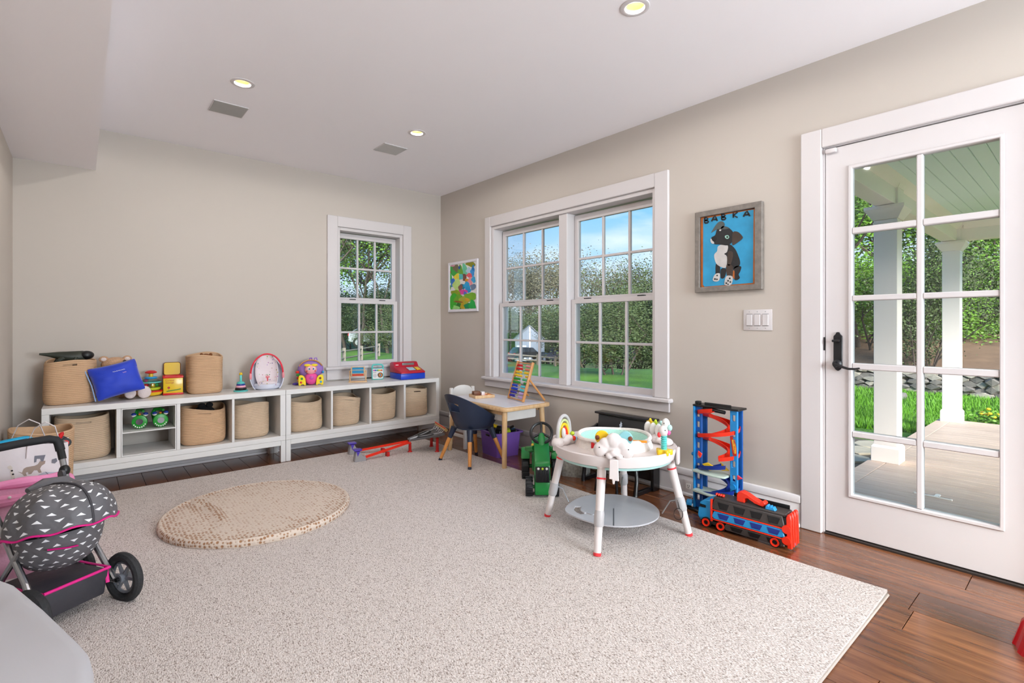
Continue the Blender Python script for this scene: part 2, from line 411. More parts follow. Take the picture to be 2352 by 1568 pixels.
# double-hung windows
def window(name, mapf, u0, u1, z0, z1, units, glass_z, casing, stool_z, apron_z, top, tg=.10):
    """units: list of (glass u0,u1) ; glass_z: (low bottom, low top, up bottom, up top)"""
    w = struct(name)
    G = lambda a, b, c, d, t0, t1, r=.002: bev(mapf(a, b, c, d, t0, t1), r, 1)
    cu0, cu1 = casing
    obj('side_casing', G(cu0, u0, stool_z[1], top, -.022, 0, .004), TRIM, w); obj('side_casing', G(u1, cu1, stool_z[1], top, -.022, 0, .004), TRIM, w)
    obj('head_casing', G(u0 + .0005, u1 - .0005, z1, top, -.021, 0, .003), TRIM, w)
    obj('stool', G(cu0 - .025, cu1 + .025, stool_z[0], stool_z[1], -.05, .07, .006), TRIM, w)
    obj('apron', G(cu0 - .004, cu1 + .004, apron_z, stool_z[0], -.018, 0, .002), TRIM, w)
    obj('side_jamb', G(u0, u0 + .03, stool_z[1], z1, 0, WT), TRIM, w); obj('side_jamb', G(u1 - .03, u1, stool_z[1], z1, 0, WT), TRIM, w)
    obj('head_jamb', G(u0 + .03, u1 - .03, z1 - .03, z1, 0, WT), TRIM, w)
    obj('sill', G(u0 + .03, u1 - .03, stool_z[0], stool_z[1] + .012, .07, WT + .04), TRIM, w)
    lo0, lo1, up0, up1 = glass_z
    for i in range(len(units) - 1):
        a, b = units[i][1] + .045, units[i + 1][0] - .045
        obj('mullion', G(a, b, stool_z[1], z1 - .03, .015, WT, .004), TRIM, w)
    for (a, b) in units:
        for nm, g0, g1, f0, f1, t0 in (('lower_sash', lo0, lo1, lo0 - .047, lo1 + .034, .062), ('upper_sash', up0, up1, up0 - .034, up1 + .05, .102)):
            t1 = t0 + .036; tm = (t0 + t1) / 2
            loop = 0.042
            v, f = holed(a - loop, b + loop, f0, f1, [(a, b, g0, g1)], t0, t1, 'xz')
            fr = ([tuple(mapf.pt(p[0], p[2], p[1])) for p in v], f)
            s = obj(nm, bev(fr, .003, 1), TRIM, w)
            mw = .019; du = (b - a) / 3; zm = (g0 + g1) / 2
            for k in (1, 2): obj('muntin', G(a + k * du - mw / 2, a + k * du + mw / 2, g0, g1, t0 + .005, t1 - .004, .004), TRIM, s)
            obj('muntin', G(a, b, zm - mw / 2, zm + mw / 2, t0 + .007, t1 - .006, .003), TRIM, s)
            for k in range(3):
                for (q0, q1) in ((g0, zm), (zm, g1)):
                    obj('pane', mapf(a + k * du, a + (k + 1) * du, q0, q1, tm - .002, tm + .002), GLASS, s)
            if nm == 'lower_sash':
                for uu in (a + .12, b - .12): obj('sash_lock', G(uu - .028, uu + .028, f1, f1 + .008, .064, .094, .002), IRON, s)
    return w
class MapX:                                            # wall facing -x: u=y, t outward=+x
    def __call__(s, a, b, c, d, t0, t1): return bx(XR + t0, XR + t1, a, b, c, d)
    def pt(s, u, z, t): return (XR + t, u, z)
class MapY:
    def __call__(s, a, b, c, d, t0, t1): return bx(a, b, YB + t0, YB + t1, c, d)
    def pt(s, u, z, t): return (u, YB + t, z)
window('window_1', MapY(), 1.845, 2.535, .712, 2.04, [(1.912, 2.466)], (.755, 1.320, 1.378, 1.954), (1.748, 2.628), (.687, .714), .592, 2.138)
window('window_2', MapX(), 1.98, 3.80, .60, 2.05, [(2.033, 2.783), (2.967, 3.715)], (.652, 1.281, 1.338, 1.958), (1.874, 3.882), (.585, .612), .52, 2.145)

# door with ten panes, casing, handle
tr = struct('trim_1')
obj('side_casing', bev(bx(XR - .024, XR, .957, 1.058, 0, 2.142), .004, 1), TRIM, tr)
obj('head_casing', bev(bx(XR - .023, XR, .134, .9565, 2.042, 2.142), .004, 1), TRIM, tr)
obj('side_casing', bev(bx(XR - .024, XR, .032, .1335, 0, 2.142), .004, 1), TRIM, tr)
obj('jamb', bx(XR, XR + WT, .948, .972, 0, 2.06), TRIM, tr); obj('jamb', bx(XR, XR + WT, .12, .15, 0, 2.06), TRIM, tr)
obj('head_jamb', bx(XR, XR + WT, .15, .948, 2.038, 2.06), TRIM, tr)
obj('threshold', bev(bx(XR - .01, XR + WT + .03, .15, .948, -.012, .012), .004, 1), mat('dark_threshold', (40, 32, 28), .5), tr)
dr = struct('door_1')
DY0, DY1, DX0, DX1 = .155, .945, XR + .002, XR + .046
cols = [(.278, .538), (.562, .824)]; rows = [(.236, .531), (.560, .877), (.909, 1.227), (1.255, 1.571), (1.602, 1.908)]
obj('door_frame', bev(holed(DY0, DY1, .016, 2.033, [(.278, .824, .236, 1.908)], DX0, DX1, 'yz'), .002, 1), TRIM, dr)
obj('glazing_bead', bev(holed(.262, .840, .220, 1.924, [(.278, .824, .236, 1.908)], DX0 - .008, DX0 - .0005, 'yz'), .003, 1), TRIM, dr)
obj('muntin', bev(bx(DX0 - .005, DX1 - .004, .538, .562, .236, 1.908), .004, 1), TRIM, dr)
for (a, b), (c, d) in zip(rows, rows[1:]):
    for (y0, y1) in cols: obj('muntin', bev(bx(DX0 - .004, DX1 - .005, y0, y1, b, c), .004, 1), TRIM, dr)
for (y0, y1) in cols:
    for (z0, z1) in rows: obj('pane', bx(DX0 + .02, DX0 + .024, y0, y1, z0, z1), GLASS, dr)
pl = [(.886 + a, .965 + b) for a, b in [(-.020, -.080), (-.010, -.094), (0, -.100), (.010, -.094), (.020, -.080), (.020, .082), (.012, .09), (.006, .102), (-.006, .102), (-.012, .09), (-.020, .082)]]
hp = obj('handle_plate', bev(prism(pl, DX0 - .008, DX0, 'yz'), .002, 1), IRON, dr, label='black iron handle plate')
obj('rosette', lathe([(.0, 0), (.022, 0), (.022, .012), (.014, .02), (.012, .04), (0, .04)], 20), IRON, hp, loc=(DX0 - .008, .886, .902), rot=(0, -PI / 2, 0))
obj('lever', tube([(DX0 - .046, .89, .902), (DX0 - .05, .875, .899), (DX0 - .052, .85, .889), (DX0 - .052, .825, .882), (DX0 - .05, .80, .883), (DX0 - .047, .778, .888)], [.008, .008, .0065, .006, .0055, .004], 10), IRON, hp)
obj('thumb_turn', tube([(DX0 - .008, .886, 1.022), (DX0 - .02, .886, 1.022), (DX0 - .03, .886, 1.022)], [.012, .01, .006], 12), IRON, hp)
obj('thumb_turn', rbox((DX0 - .034, .888, 1.022), (.008, .036, .013), .004), IRON, hp)
obj('strike', bx(DX0 - .003, DX0 - .0005, .946, .9535, .97, 1.04), IRON, dr)
obj('door_guard', rbox((DX0 - .012, .916, 2.018), (.02, .052, .024), .006), TRIM, dr, label='small white guard at the top corner')

# ceiling downlights and square speaker grilles
BULB = mat('lamp_glow', (255, 226, 170), .5, emit=6.0)
BAF = mat('lamp_reflector', (250, 226, 170), .35)
clab = ['round recessed downlight in ceiling nearest the soffit', 'round recessed downlight in ceiling toward the window corner', 'round recessed downlight in ceiling at the top edge, above the wide window',
        'round recessed downlight near the soffit, behind the view', 'added rear recessed downlight near the soffit', 'added rear recessed downlight on the door side']
for (x, y), lb in zip(CANS, clab):
    t = thing('downlight', lb, 'downlight', (x, y, ZC), group='recessed ceiling downlights')
    obj('trim_ring', lathe([(.043, .002), (.043, -.004), (.052, -.006), (.064, -.003), (.066, 0), (.066, .001)], 32, cap=False), TRIM, t)
    obj('reflector', lathe([(.0435, 0), (.038, .05), (.03, .09), (.0, .095)], 28, cap=False), BAF, t)
    obj('bulb', lathe([(0, .042), (.016, .044), (.027, .054), (.028, .064), (.018, .085), (0, .088)], 20, cap=False), BULB, t)
    light('downlight_lamp', 'SPOT', (x, y, ZC - .003), (0, 0, 0), 13, (1.0, .965, .92), spot_size=math.radians(178), spot_blend=.15, shadow_soft_size=.02)
GRIL = mat('grille_cloth', (196, 194, 192), .8, bump=(900, .2)); GRIL2 = mat('grille_cloth_grey', (170, 168, 165), .8, bump=(900, .2))
for x, y, lb, gm in ((.735, 3.71, 'square grey speaker grille in ceiling beside the downlight near the soffit', GRIL2), (1.89, 3.705, 'square pale speaker grille in ceiling toward the window corner', GRIL)):
    t = thing('ceiling_speaker', lb, 'speaker', (x, y, ZC), group='flush ceiling speakers')
    obj('frame', holed(-.1, .1, -.1, .1, [(-.096, .096, -.096, .096)], -.005, 0, 'xy'), TRIM, t)
    obj('grille', bev(bx(-.0955, .0955, -.0955, .0955, -.006, -.001), .002, 1), gm, t)
# switch plate and outlet
t = thing('light_switch', 'white three-gang rocker switch plate beside the door', 'switch', (XR, 1.296, 1.134))
obj('plate', bev(bx(-.006, 0, -.082, .082, -.061, .061), .003, 2), TRIM, t)
for k in (-1, 0, 1):
    obj('rocker', bev(bx(-.011, -.0065, k * .046 - .0165, k * .046 + .0165, -.033, .033), .002, 1), TRIM, t)
    for s in (-1, 1):
        obj('screw', cyl((-.0075, k * .046, s * .048), (-.0062, k * .046, s * .048), .003, n=8), GREY, t)
        obj('gap', bx(-.0068, -.0061, k * .046 - .0175, k * .046 + .0175, s * .034 - .0012, s * .034 + .0012), DGREY, t)
t = thing('wall_outlet', 'white double outlet set in the baseboard beside toy tower', 'outlet', (XR - .018, 1.70, .066))
obj('plate', bev(bx(-.005, 0, -.06, .06, -.038, .038), .003, 2), TRIM, t)
for k in (-1, 1):
    s = obj('socket', bev(prism(rrect(k * .024 - .018, k * .024 + .018, -.017, .017, .008), -.0075, -.0052, 'yz'), .0008, 1), WHT, t)
    for dy in (-.006, .006): obj('slot', bx(-.0082, -.0076, k * .024 + dy - .0013, k * .024 + dy + .0013, -.002, .008), BLACK, s)
    obj('slot', bx(-.0082, -.0076, k * .024 - .003, k * .024 + .003, -.011, -.006), BLACK, s)
# ------------------------------------------------------------------ outdoors: porch
ZD = -.15
DECK = wood('deck_board', (186, 158, 142), (212, 186, 170), .55, (12, 1.0, 12), 4, rnd=.06)
BEAD = mat('mint_bead_board', (222, 240, 238), .5, var=(6, .03))
PWHITE = mat('porch_white', (250, 238, 234), .45, var=(3, .01))
deck = struct('porch_deck', bx(XR + WT, 8.83, -1.3, 1.40, ZD - .3, ZD - .024), mat('deck_frame', (96, 88, 82), .8))
x = XR + WT + .003; i = 0
gb = bev(box((0, 0, -.0115), (.136, 2.562, .023)), .003, 1); deck_me = mesh_of('deck_board', gb, DECK)
while x + .136 < 8.70:
    obj('deck_board', deck_me, DECK, deck, loc=(x + .068, -1.3 + 1.284, ZD)); x += .1405
obj('border_board', bev(bx(XR + WT + .002, 8.83, 1.268, 1.405, ZD - .023, ZD), .003, 1), DECK, deck)
obj('border_board', bev(bx(8.695, 8.83, -1.3, 1.266, ZD - .023, ZD), .003, 1), DECK, deck)
roof = struct('porch_ceiling', bx(XR + WT, 8.95, -1.45, 1.6, 2.44, 2.62), PWHITE)
gb = bev(box((0, 0, .007), (5.5, .1, .014)), .004, 1); bead_me = mesh_of('bead_board', gb, BEAD)
y = 1.25
while y > -1.3:
    obj('bead_board', bead_me, BEAD, roof, loc=(XR + WT + 2.755, y - .05, 2.424)); y -= .1025
bm1 = struct('porch_beam')
obj('beam', bev(bx(XR + WT, 8.77, 1.195, 1.345, 2.2, 2.424), .003, 1), PWHITE, bm1)
obj('crown_molding', prism([(1.195, 2.345), (1.195, 2.424), (1.13, 2.424), (1.14, 2.40), (1.165, 2.375), (1.18, 2.352)], XR + WT, 8.6, 'yz'), PWHITE, bm1)
obj('beam', bev(bx(8.605, 8.765, -1.3, 1.194, 2.2, 2.424), .003, 1), PWHITE, bm1)
obj('crown_molding', prism([(8.605, 2.345), (8.605, 2.424), (8.54, 2.424), (8.55, 2.40), (8.575, 2.375), (8.59, 2.352)], -1.3, 1.13, 'xz'), PWHITE, bm1)
def sq(h0, h1, z0, z1):
    v = [(-h0, -h0, z0), (h0, -h0, z0), (h0, h0, z0), (-h0, h0, z0), (-h1, -h1, z1), (h1, -h1, z1), (h1, h1, z1), (-h1, h1, z1)]
    return v, [(0, 3, 2, 1), (4, 5, 6, 7), (0, 1, 5, 4), (1, 2, 6, 5), (2, 3, 7, 6), (3, 0, 4, 7)]
for cx, cy, lb in ((5.685, 1.275, 'square white porch column nearer the glazed door'), (8.685, 1.255, 'square white porch column at the far deck corner')):
    t = thing('porch_column', lb, 'column', (cx, cy, ZD), group='white porch columns')
    obj('base', bev(sq(.107, .107, 0, .135), .003, 1), PWHITE, t); obj('base_molding', sq(.105, .092, .1352, .155), PWHITE, t)
    obj('shaft', bev(sq(.089, .089, .1552, 2.225), .003, 1), PWHITE, t)
    obj('necking', sq(.094, .094, 2.19, 2.205), PWHITE, t)
    obj('capital', sq(.096, .15, 2.2252, 2.315), PWHITE, t); obj('capital_block', bev(sq(.152, .152, 2.3152, 2.345), .002, 1), PWHITE, t)
    obj('impost', bev(sq(.098, .098, 2.3452, 2.5), .002, 1), PWHITE, t); obj('impost_crown', sq(.1, .14, 2.5002, 2.572), PWHITE, t)
t = thing('latch_bar', 'thin white and black bar lying on porch deck boards', 'bar', (4.72, .79, ZD), rz=math.radians(88))
obj('rod', bev(bx(-.11, .11, -.006, .006, 0, .012), .002, 1), WHT, t)
obj('grip', bev(bx(-.1, -.03, -.0085, -.0065, 0, .013), .001, 1), BLACK, t); obj('grip', bev(bx(.03, .1, -.0085, -.0065, 0, .013), .001, 1), BLACK, t)
obj('tab', bev(prism(rrect(-.03, .0, -.10, -.01, .012), 0.0, .006, 'xy'), .001, 1), WHT, t)

# ------------------------------------------------------------------ ground
def gz(x, y):
    def ss(a, b, v):
        t = min(1, max(0, (v - a) / (b - a))); return t * t * (3 - 2 * t)
    return -.32 - .105 * max(0, x - 12) * ss(5, 18, y) + .05 * mnoise.noise(Vector((x * .15, y * .15, 0)))
def grass_mat():
    m = bpy.data.materials.new('lawn'); m.use_nodes = True; t = m.node_tree; b = t.nodes['Principled BSDF']; b.inputs['Roughness'].default_value = .8
    tcn = t.nodes.new('ShaderNodeTexCoord'); n = t.nodes.new('ShaderNodeTexNoise'); n.inputs['Scale'].default_value = .7; n.inputs['Detail'].default_value = 8; t.links.new(tcn.outputs['Object'], n.inputs['Vector'])
    r = t.nodes.new('ShaderNodeValToRGB'); r.color_ramp.elements[0].position = .35; r.color_ramp.elements[1].position = .7
    r.color_ramp.elements[0].color = lin((56, 92, 22)); r.color_ramp.elements[1].color = lin((92, 136, 34)); t.links.new(n.outputs['Fac'], r.inputs[0]); t.links.new(r.outputs[0], b.inputs['Base Color'])
    n2 = t.nodes.new('ShaderNodeTexNoise'); n2.inputs['Scale'].default_value = 22; t.links.new(tcn.outputs['Object'], n2.inputs['Vector'])
    bp = t.nodes.new('ShaderNodeBump'); bp.inputs['Strength'].default_value = .8; bp.inputs['Distance'].default_value = .05; t.links.new(n2.outputs['Fac'], bp.inputs['Height']); t.links.new(bp.outputs[0], b.inputs['Normal'])
    return m
LAWN = grass_mat()
def graded(fn, xs, ys):
    v = [(a, b, fn(a, b)) for b in ys for a in xs]; n = len(xs)
    return v, [(j * n + i, j * n + i + 1, (j + 1) * n + i + 1, (j + 1) * n + i) for j in range(len(ys) - 1) for i in range(n - 1)]
xs = [XR + WT + .05 + k * .9 for k in range(24)] + [25 + k * 5 for k in range(26)]
xs = [-60, -40, -25, -15, -8, -4] + [-1 + k for k in range(4)] + xs
ys = [-60, -40, -25, -15, -9, -6] + [-4 + k * .9 for k in range(28)] + [22 + k * 5 for k in range(26)]
struct('ground_lawn', graded(gz, xs, ys), LAWN)
struct('ground_under_house', bx(XL - .2, XR + WT, YR - .3, YB + WT, -.45, -.101), mat('foundation', (120, 118, 114), .9))
# short blades of grass where the door shows the lawn close by
random.seed(11)
v, f = [], []
for k in range(52000):
    dd = 4.6 + 8.5 * random.random() ** 1.3; aa = random.uniform(-.14, .42)
    x, y = 4.0 + dd * math.cos(aa) * 1.0, 0.75 + dd * math.sin(aa)
    if x > 13.1 or (x < 9.0 and y < 1.55): continue
    if x < 7.2 and y < 3.2: continue
    z = gz(x, y); h = random.uniform(.05, .13); a = random.uniform(0, 6.28); w = .006 + .0006 * dd
    ca, sa = math.cos(a) * w, math.sin(a) * w; lx, ly = random.uniform(-.05, .05), random.uniform(-.05, .05); n = len(v)
    v += [(x - ca, y - sa, z - .01), (x + ca, y + sa, z - .01), (x + lx, y + ly, z + h)]; f.append((n, n + 1, n + 2))
o = obj('lawn_grass', (v, f), mat('grass_blade', (92, 146, 24), .6, var=(.8, .35)), smooth=0, kind='stuff'); tag(o, 'short bright green grass beyond the porch deck', 'grass')
# flagstones beside the deck
FLAG = mat('flagstone', (186, 172, 152), .85, var=(5, .2), bump=(14, .5))
fl = struct('flagstone_path', bx(4.2, 7.0, 1.42, 3.1, -.34, -.235), mat('flag_bed', (92, 82, 70), .95, bump=(20, .6)))
random.seed(3)
for i in range(6):
    for j in range(4):
        cx, cy = 4.45 + i * .46 + random.uniform(-.05, .05), 1.66 + j * .42 + random.uniform(-.04, .04); n = random.choice((5, 6, 7))
        poly = [(cx + random.uniform(.17, .225) * math.cos(2 * PI * k / n + .3), cy + random.uniform(.16, .205) * math.sin(2 * PI * k / n + .3)) for k in range(n)]
        obj('flagstone', bev(prism(poly, -.245, -.215 + random.uniform(-.006, .006), 'xy'), .008, 1), FLAG, fl)
# dry-stone wall: single stones
STONE = mat('field_stone', (112, 106, 102), .9, var=(4, .4), bump=(12, .6)); STONE2 = mat('field_stone_pale', (150, 142, 132), .9, var=(5, .35), bump=(12, .6))
sw = struct('stone_wall')
random.seed(8)
protos = []
for k in range(6):
    g = box((0, 0, 0), (1, 1, 1)); bm = bm_of(g); bmesh.ops.subdivide_edges(bm, edges=bm.edges[:], cuts=1)
    for vv in bm.verts: vv.co = vv.co.normalized() * (.62 + random.uniform(-.06, .1)) if vv.co.length > .8 else vv.co * (1.0 + random.uniform(-.05, .12))
    protos.append(mesh_of('stone', geo_of(bm), STONE if k % 3 else STONE2, 50))
cnt = 0
for rrow in range(5):
    y = -3.4
    while y < 6.6 and cnt < 298:
        w = random.uniform(.16, .36); h = .105 * random.uniform(.85, 1.2)
        xw = 13.6 + .10 * y * 0 + (y - 1.5) * -.06
        o = obj('stone', random.choice(protos), None, sw, loc=(xw + random.uniform(-.05, .05), y + w / 2, gz(xw, y) + .04 + rrow * .095 + random.uniform(-.01, .01)), rot=(random.uniform(-.1, .1), random.uniform(-.15, .15), random.uniform(-.15, .15)))
        o.scale = (.36, w * 1.04, h * 1.12); y += w; cnt += 1
obj('wall_core', bx(13.55, 13.95, -3.5, 6.7, -.5, .0), STONE, sw)
bank = struct('leaf_bank', graded(lambda a, b: gz(a, b) + .0 + min(1.2, max(0, (a - 13.9) * .22)), [13.8 + k * .6 for k in range(14)], [-8 + k for k in range(16)]), mat('leaf_litter', (124, 96, 76), .95, var=(3, .35), bump=(9, .9)))
o = obj('field_rock', protos[2], None, loc=(11.9, 2.6, gz(11.9, 2.6) + .05)); o.scale = (.3, .42, .2); tag(o, 'low grey rock on shaded grass before stone wall', 'rock')

# ------------------------------------------------------------------ trees
def make_tree(seed, h, spread, nleaf, leaf, stems=1, bare=.35, levels=3, low=.3):
    R = random.Random(seed); tubes, tips = [], []
    def grow(p, d, L, r, lev):
        pts = [p]; q = Vector(p); dd = Vector(d).normalized(); n = 4
        for k in range(n):
            dd = (dd + Vector((R.uniform(-1, 1), R.uniform(-1, 1), R.uniform(-.3, .7))) * (.16 + .05 * lev)).normalized()
            q = q + dd * (L / n); pts.append(q.copy())
            if lev >= levels - 1 or (lev > 0 and k > 1): tips.append(q.copy())
        tubes.append((pts, [r * (1 - .16 * k) for k in range(n + 1)], 6 if lev == 0 else 4 if lev < 2 else 3))
        if lev < levels:
            nb = R.choice((3, 4)) if lev < 2 else R.choice((2, 3))
            for k in range(nb):
                i = R.choice((2, 3, 4)) if lev else R.choice((1, 2, 3, 4)); a = R.uniform(0, 6.28); out = R.uniform(.5, 1.1) * spread
                nd = (dd * .7 + Vector((math.cos(a) * out, math.sin(a) * out, R.uniform(.0, .55)))).normalized()
                if lev == 0 and pts[i].z < low * h: i = 4
                grow(pts[i], nd, L * R.uniform(.5, .72), r * .5, lev + 1)
    for s in range(stems):
        a = R.uniform(0, 6.28); t = 0 if stems == 1 else .45
        grow(Vector((math.cos(a) * .12 * t, math.sin(a) * .12 * t, -.1)), Vector((math.cos(a) * t, math.sin(a) * t, 1)), h * .55, h * (.015 if stems == 1 else .011), 0)
    tg = join(*[tube(p, r, n, cap=False) for p, r, n in tubes])
    v, f = [], []
    for k in range(nleaf):
        c = R.choice(tips) + Vector((R.gauss(0, 1), R.gauss(0, 1), R.gauss(0, .8))) * (.075 * h)
        if c.z < .06 * h: continue
        a = Vector((R.gauss(0, 1), R.gauss(0, 1), R.gauss(0, 1))).normalized(); x, y, _ = frame_of(a); s = leaf * R.uniform(.6, 1.4); n = len(v)
        v += [tuple(c - x * s), tuple(c + y * s * .55), tuple(c + x * s), tuple(c - y * s * .55)]; f.append((n, n + 1, n + 2, n + 3))
    return tg, (v, f)
BARK = mat('bark', (74, 64, 58), .95, var=(6, .3), bump=(30, .6))
LEAFS = [mat('leaf_spring', (104, 146, 42), .6, var=(.5, .35)), mat('leaf_dull', (72, 86, 48), .7, var=(.5, .3)), mat('leaf_grey', (96, 92, 72), .75, var=(.5, .3)), mat('leaf_deep', (44, 62, 30), .65, var=(.5, .35))]
TP = []
for k, (sd, sp, nl, lf, st, low) in enumerate([(21, 1.0, 9000, .0090, 1, .3), (22, .9, 5200, .0075, 1, .25), (23, 1.2, 16000, .0085, 4, .0), (24, 1.0, 2600, .0080, 1, .2), (25, 1.1, 15000, .0095, 3, .0)]):
    tg, lg = make_tree(sd, 1.0, sp, nl, lf, st, low=low)
    TP.append((mesh_of('trunk', tg, BARK, 60), [mesh_of('foliage', lg, lm, 0) for lm in LEAFS]))
NT = [0]
def tree(kind, lm, x, y, h, label, group=None, wide=1.0, sink=0.0, cat='tree', name='tree'):
    t = thing(name, label, cat, (x, y, gz(x, y) - sink), rz=NT[0] * 1.7, group=group); t.scale = (h * wide, h * wide, h); NT[0] += 1
    obj('trunk', TP[kind][0], None, t); obj('foliage', TP[kind][1][lm], None, t, kind='stuff'); return t
def at(u, dep):                                      # plan position on the sight line of picture column u
    k = (u - U0) / FPX; s, c = math.sin(YAW), math.cos(YAW)
    return (dep * (s + k * c), dep * (c - k * s))
x, y = at(1412, 14.5); tree(2, 1, x, y, 3.1, 'many-stemmed spreading tree on the lawn before the wide window', wide=1.15, name='lawn_tree')
ORD = ['first', 'second', 'third', 'fourth', 'fifth', 'last']
def stand(cols, place, rows, trees, group, tword, sword, sgroup, sname='wood_shrub', sink=0.0):
    """trees and shrubs of a wood; each is named by the pane or gap it is seen through and by nearer / farther"""
    for lst, word, grp, nm, cat, wide in ((trees, tword, group, 'tree', 'tree', .95), (rows, sword, sgroup, sname, 'shrub', 1.22)):
        for c in range(len(cols)):
            mine = sorted([q for q in lst if q[0] == c], key=lambda q: q[2])
            for k, (_, u, dep, h, kd, lm) in enumerate(mine):
                which = '' if len(mine) == 1 else (' nearer one' if k == 0 else ' farther one' if len(mine) == 2 or k == 2 else ' middle one')
                x, y = at(u, dep); tree(kd, lm, x, y, h, word + which + ' ' + place % cols[c], grp, wide=wide, sink=sink, cat=cat, name=nm)
stand(ORD, 'behind the %s pane column of wide window',
      [(0, 1168, 86, 10, 4, 3), (0, 1192, 84, 9.5, 2, 1), (1, 1216, 93, 11, 2, 3), (1, 1244, 88, 10, 4, 1), (2, 1264, 84, 10, 4, 3), (2, 1288, 80, 10, 2, 3), (3, 1332, 32, 4.4, 2, 1), (3, 1356, 28, 4.2, 4, 3), (3, 1378, 33, 4.6, 2, 3),
       (4, 1398, 30, 4.4, 4, 1), (4, 1418, 34, 4.8, 4, 3), (4, 1440, 29, 4.4, 2, 3), (5, 1462, 29, 4.4, 4, 1), (5, 1484, 32, 4.8, 2, 3), (5, 1508, 28, 5, 4, 3)],
      [(0, 1166, 98, 21, 3, 2), (0, 1188, 91, 19.5, 1, 2), (1, 1212, 101, 20, 3, 2), (1, 1240, 95, 20, 1, 2), (2, 1262, 93, 21, 3, 2), (2, 1288, 100, 22, 3, 2), (3, 1338, 40, 8.9, 3, 2), (3, 1366, 45, 9.4, 1, 2), (4, 1396, 47, 9.7, 3, 2), (4, 1428, 39, 8.6, 3, 1), (5, 1462, 43, 9.2, 1, 2), (5, 1494, 40, 9.2, 3, 1)],
      'trees of the wood beyond the lawn', 'tall thin-leaved tree,', 'leafy shrub,', 'undergrowth of the wood')
stand(['left', 'middle', 'right'], 'behind the %s pane column of narrow window',
      [(0, 786, 36, 5.2, 2, 1), (0, 806, 39, 4.8, 4, 3), (1, 840, 38, 5, 2, 1), (2, 878, 31, 4.4, 4, 3), (2, 900, 28, 3.8, 2, 1)],
      [(0, 776, 25, 8.8, 3, 1), (0, 798, 34, 10.5, 1, 1), (1, 824, 29, 9, 1, 0), (1, 848, 37, 11, 3, 1), (2, 870, 32, 9.8, 1, 1), (2, 894, 28, 8.8, 1, 1)],
      'trees behind the narrow window', 'tall leafing tree,', 'dense shrub,', 'undergrowth behind the narrow window')
x, y = at(2105, 12.4); tree(2, 1, x, y, 4.2, 'many-stemmed shrub growing before the stone wall', wide=.6, cat='shrub', name='lawn_shrub')
stand(['left of the nearer porch column', 'right of the nearer porch column', 'left of the far porch column', 'right of the far porch column'], 'beyond the stone wall, %s',
      [(0, 1935, 16, 3.6, 2, 0), (0, 1985, 15, 3.4, 4, 0), (1, 2055, 17, 3.8, 2, 0), (1, 2095, 18, 3.6, 4, 3), (2, 2135, 18, 3.8, 2, 1), (2, 2180, 19, 3.8, 4, 0), (3, 2232, 16, 3.6, 2, 0), (3, 2280, 15.2, 3.6, 4, 0), (3, 2325, 16.5, 3.8, 2, 0)],
      [(0, 1925, 17, 7.5, 0, 0), (0, 1980, 15, 7, 1, 0), (1, 2045, 15.5, 7.4, 3, 0), (1, 2090, 18.5, 8.5, 1, 0), (2, 2145, 17, 8, 3, 1), (2, 2185, 19, 7.6, 0, 0), (3, 2245, 15, 6.5, 0, 0), (3, 2290, 18, 8, 1, 0), (3, 2335, 16.5, 7.5, 0, 0)],
      'trees beyond the stone wall', 'bright leafing tree,', 'leafy bank shrub,', 'shrubs beyond the stone wall', sname='bank_shrub', sink=-.3)
# wooded slopes rising behind the trees
def slope(name, u0, u1, d0, d1, top):
    nu, nd = 26, 5; v = []
    for j in range(nd + 1):
        for i in range(nu + 1):
            x, y = at(u0 + (u1 - u0) * i / nu, d0 + (d1 - d0) * j / nd); t_ = j / nd
            v.append((x, y, gz(x, y) * (1 - t_) + top * t_ + (.5 * mnoise.noise(Vector((x * .2, y * .2, 3))) * t_)))
    m = nu + 1
    return struct(name, (v, [(j * m + i, j * m + i + 1, (j + 1) * m + i + 1, (j + 1) * m + i) for j in range(nd) for i in range(nu)]), mat('wooded_slope', (78, 88, 50), .95, var=(.6, .4), bump=(3, 1.0)))
slope('wooded_slope', 1296, 1640, 49, 62, 2.2); slope('wooded_slope', 900, 1312, 104, 122, 1.5); slope('wooded_slope', 100, 990, 41, 52, 2.0)
# a clump of yellow flowers at the deck's far edge
t = thing('flower_clump', 'low clump of yellow flowers at the far deck edge', 'flowers', (9.6, .92, gz(9.6, .92)))
random.seed(5)
v, f = [], []
for k in range(420):
    a, r, z = random.uniform(0, 6.28), random.uniform(0, .3), random.uniform(.02, .24); c = Vector((r * math.cos(a), r * math.sin(a), z)); d = Vector((random.gauss(0, 1), random.gauss(0, 1), random.gauss(0, 1))).normalized(); p, q, _ = frame_of(d); n = len(v)
    v += [tuple(c - p * .03), tuple(c + q * .014), tuple(c + p * .03), tuple(c - q * .014)]; f.append((n, n + 1, n + 2, n + 3))
obj('leaves', (v, f), LEAFS[0], t, smooth=0, kind='stuff')
for k in range(9):
    a, r = random.uniform(0, 6.28), random.uniform(.02, .26); obj('flower', ell((r * math.cos(a), r * math.sin(a), random.uniform(.2, .3)), (.028, .028, .02), 8, 5), YEL, t)

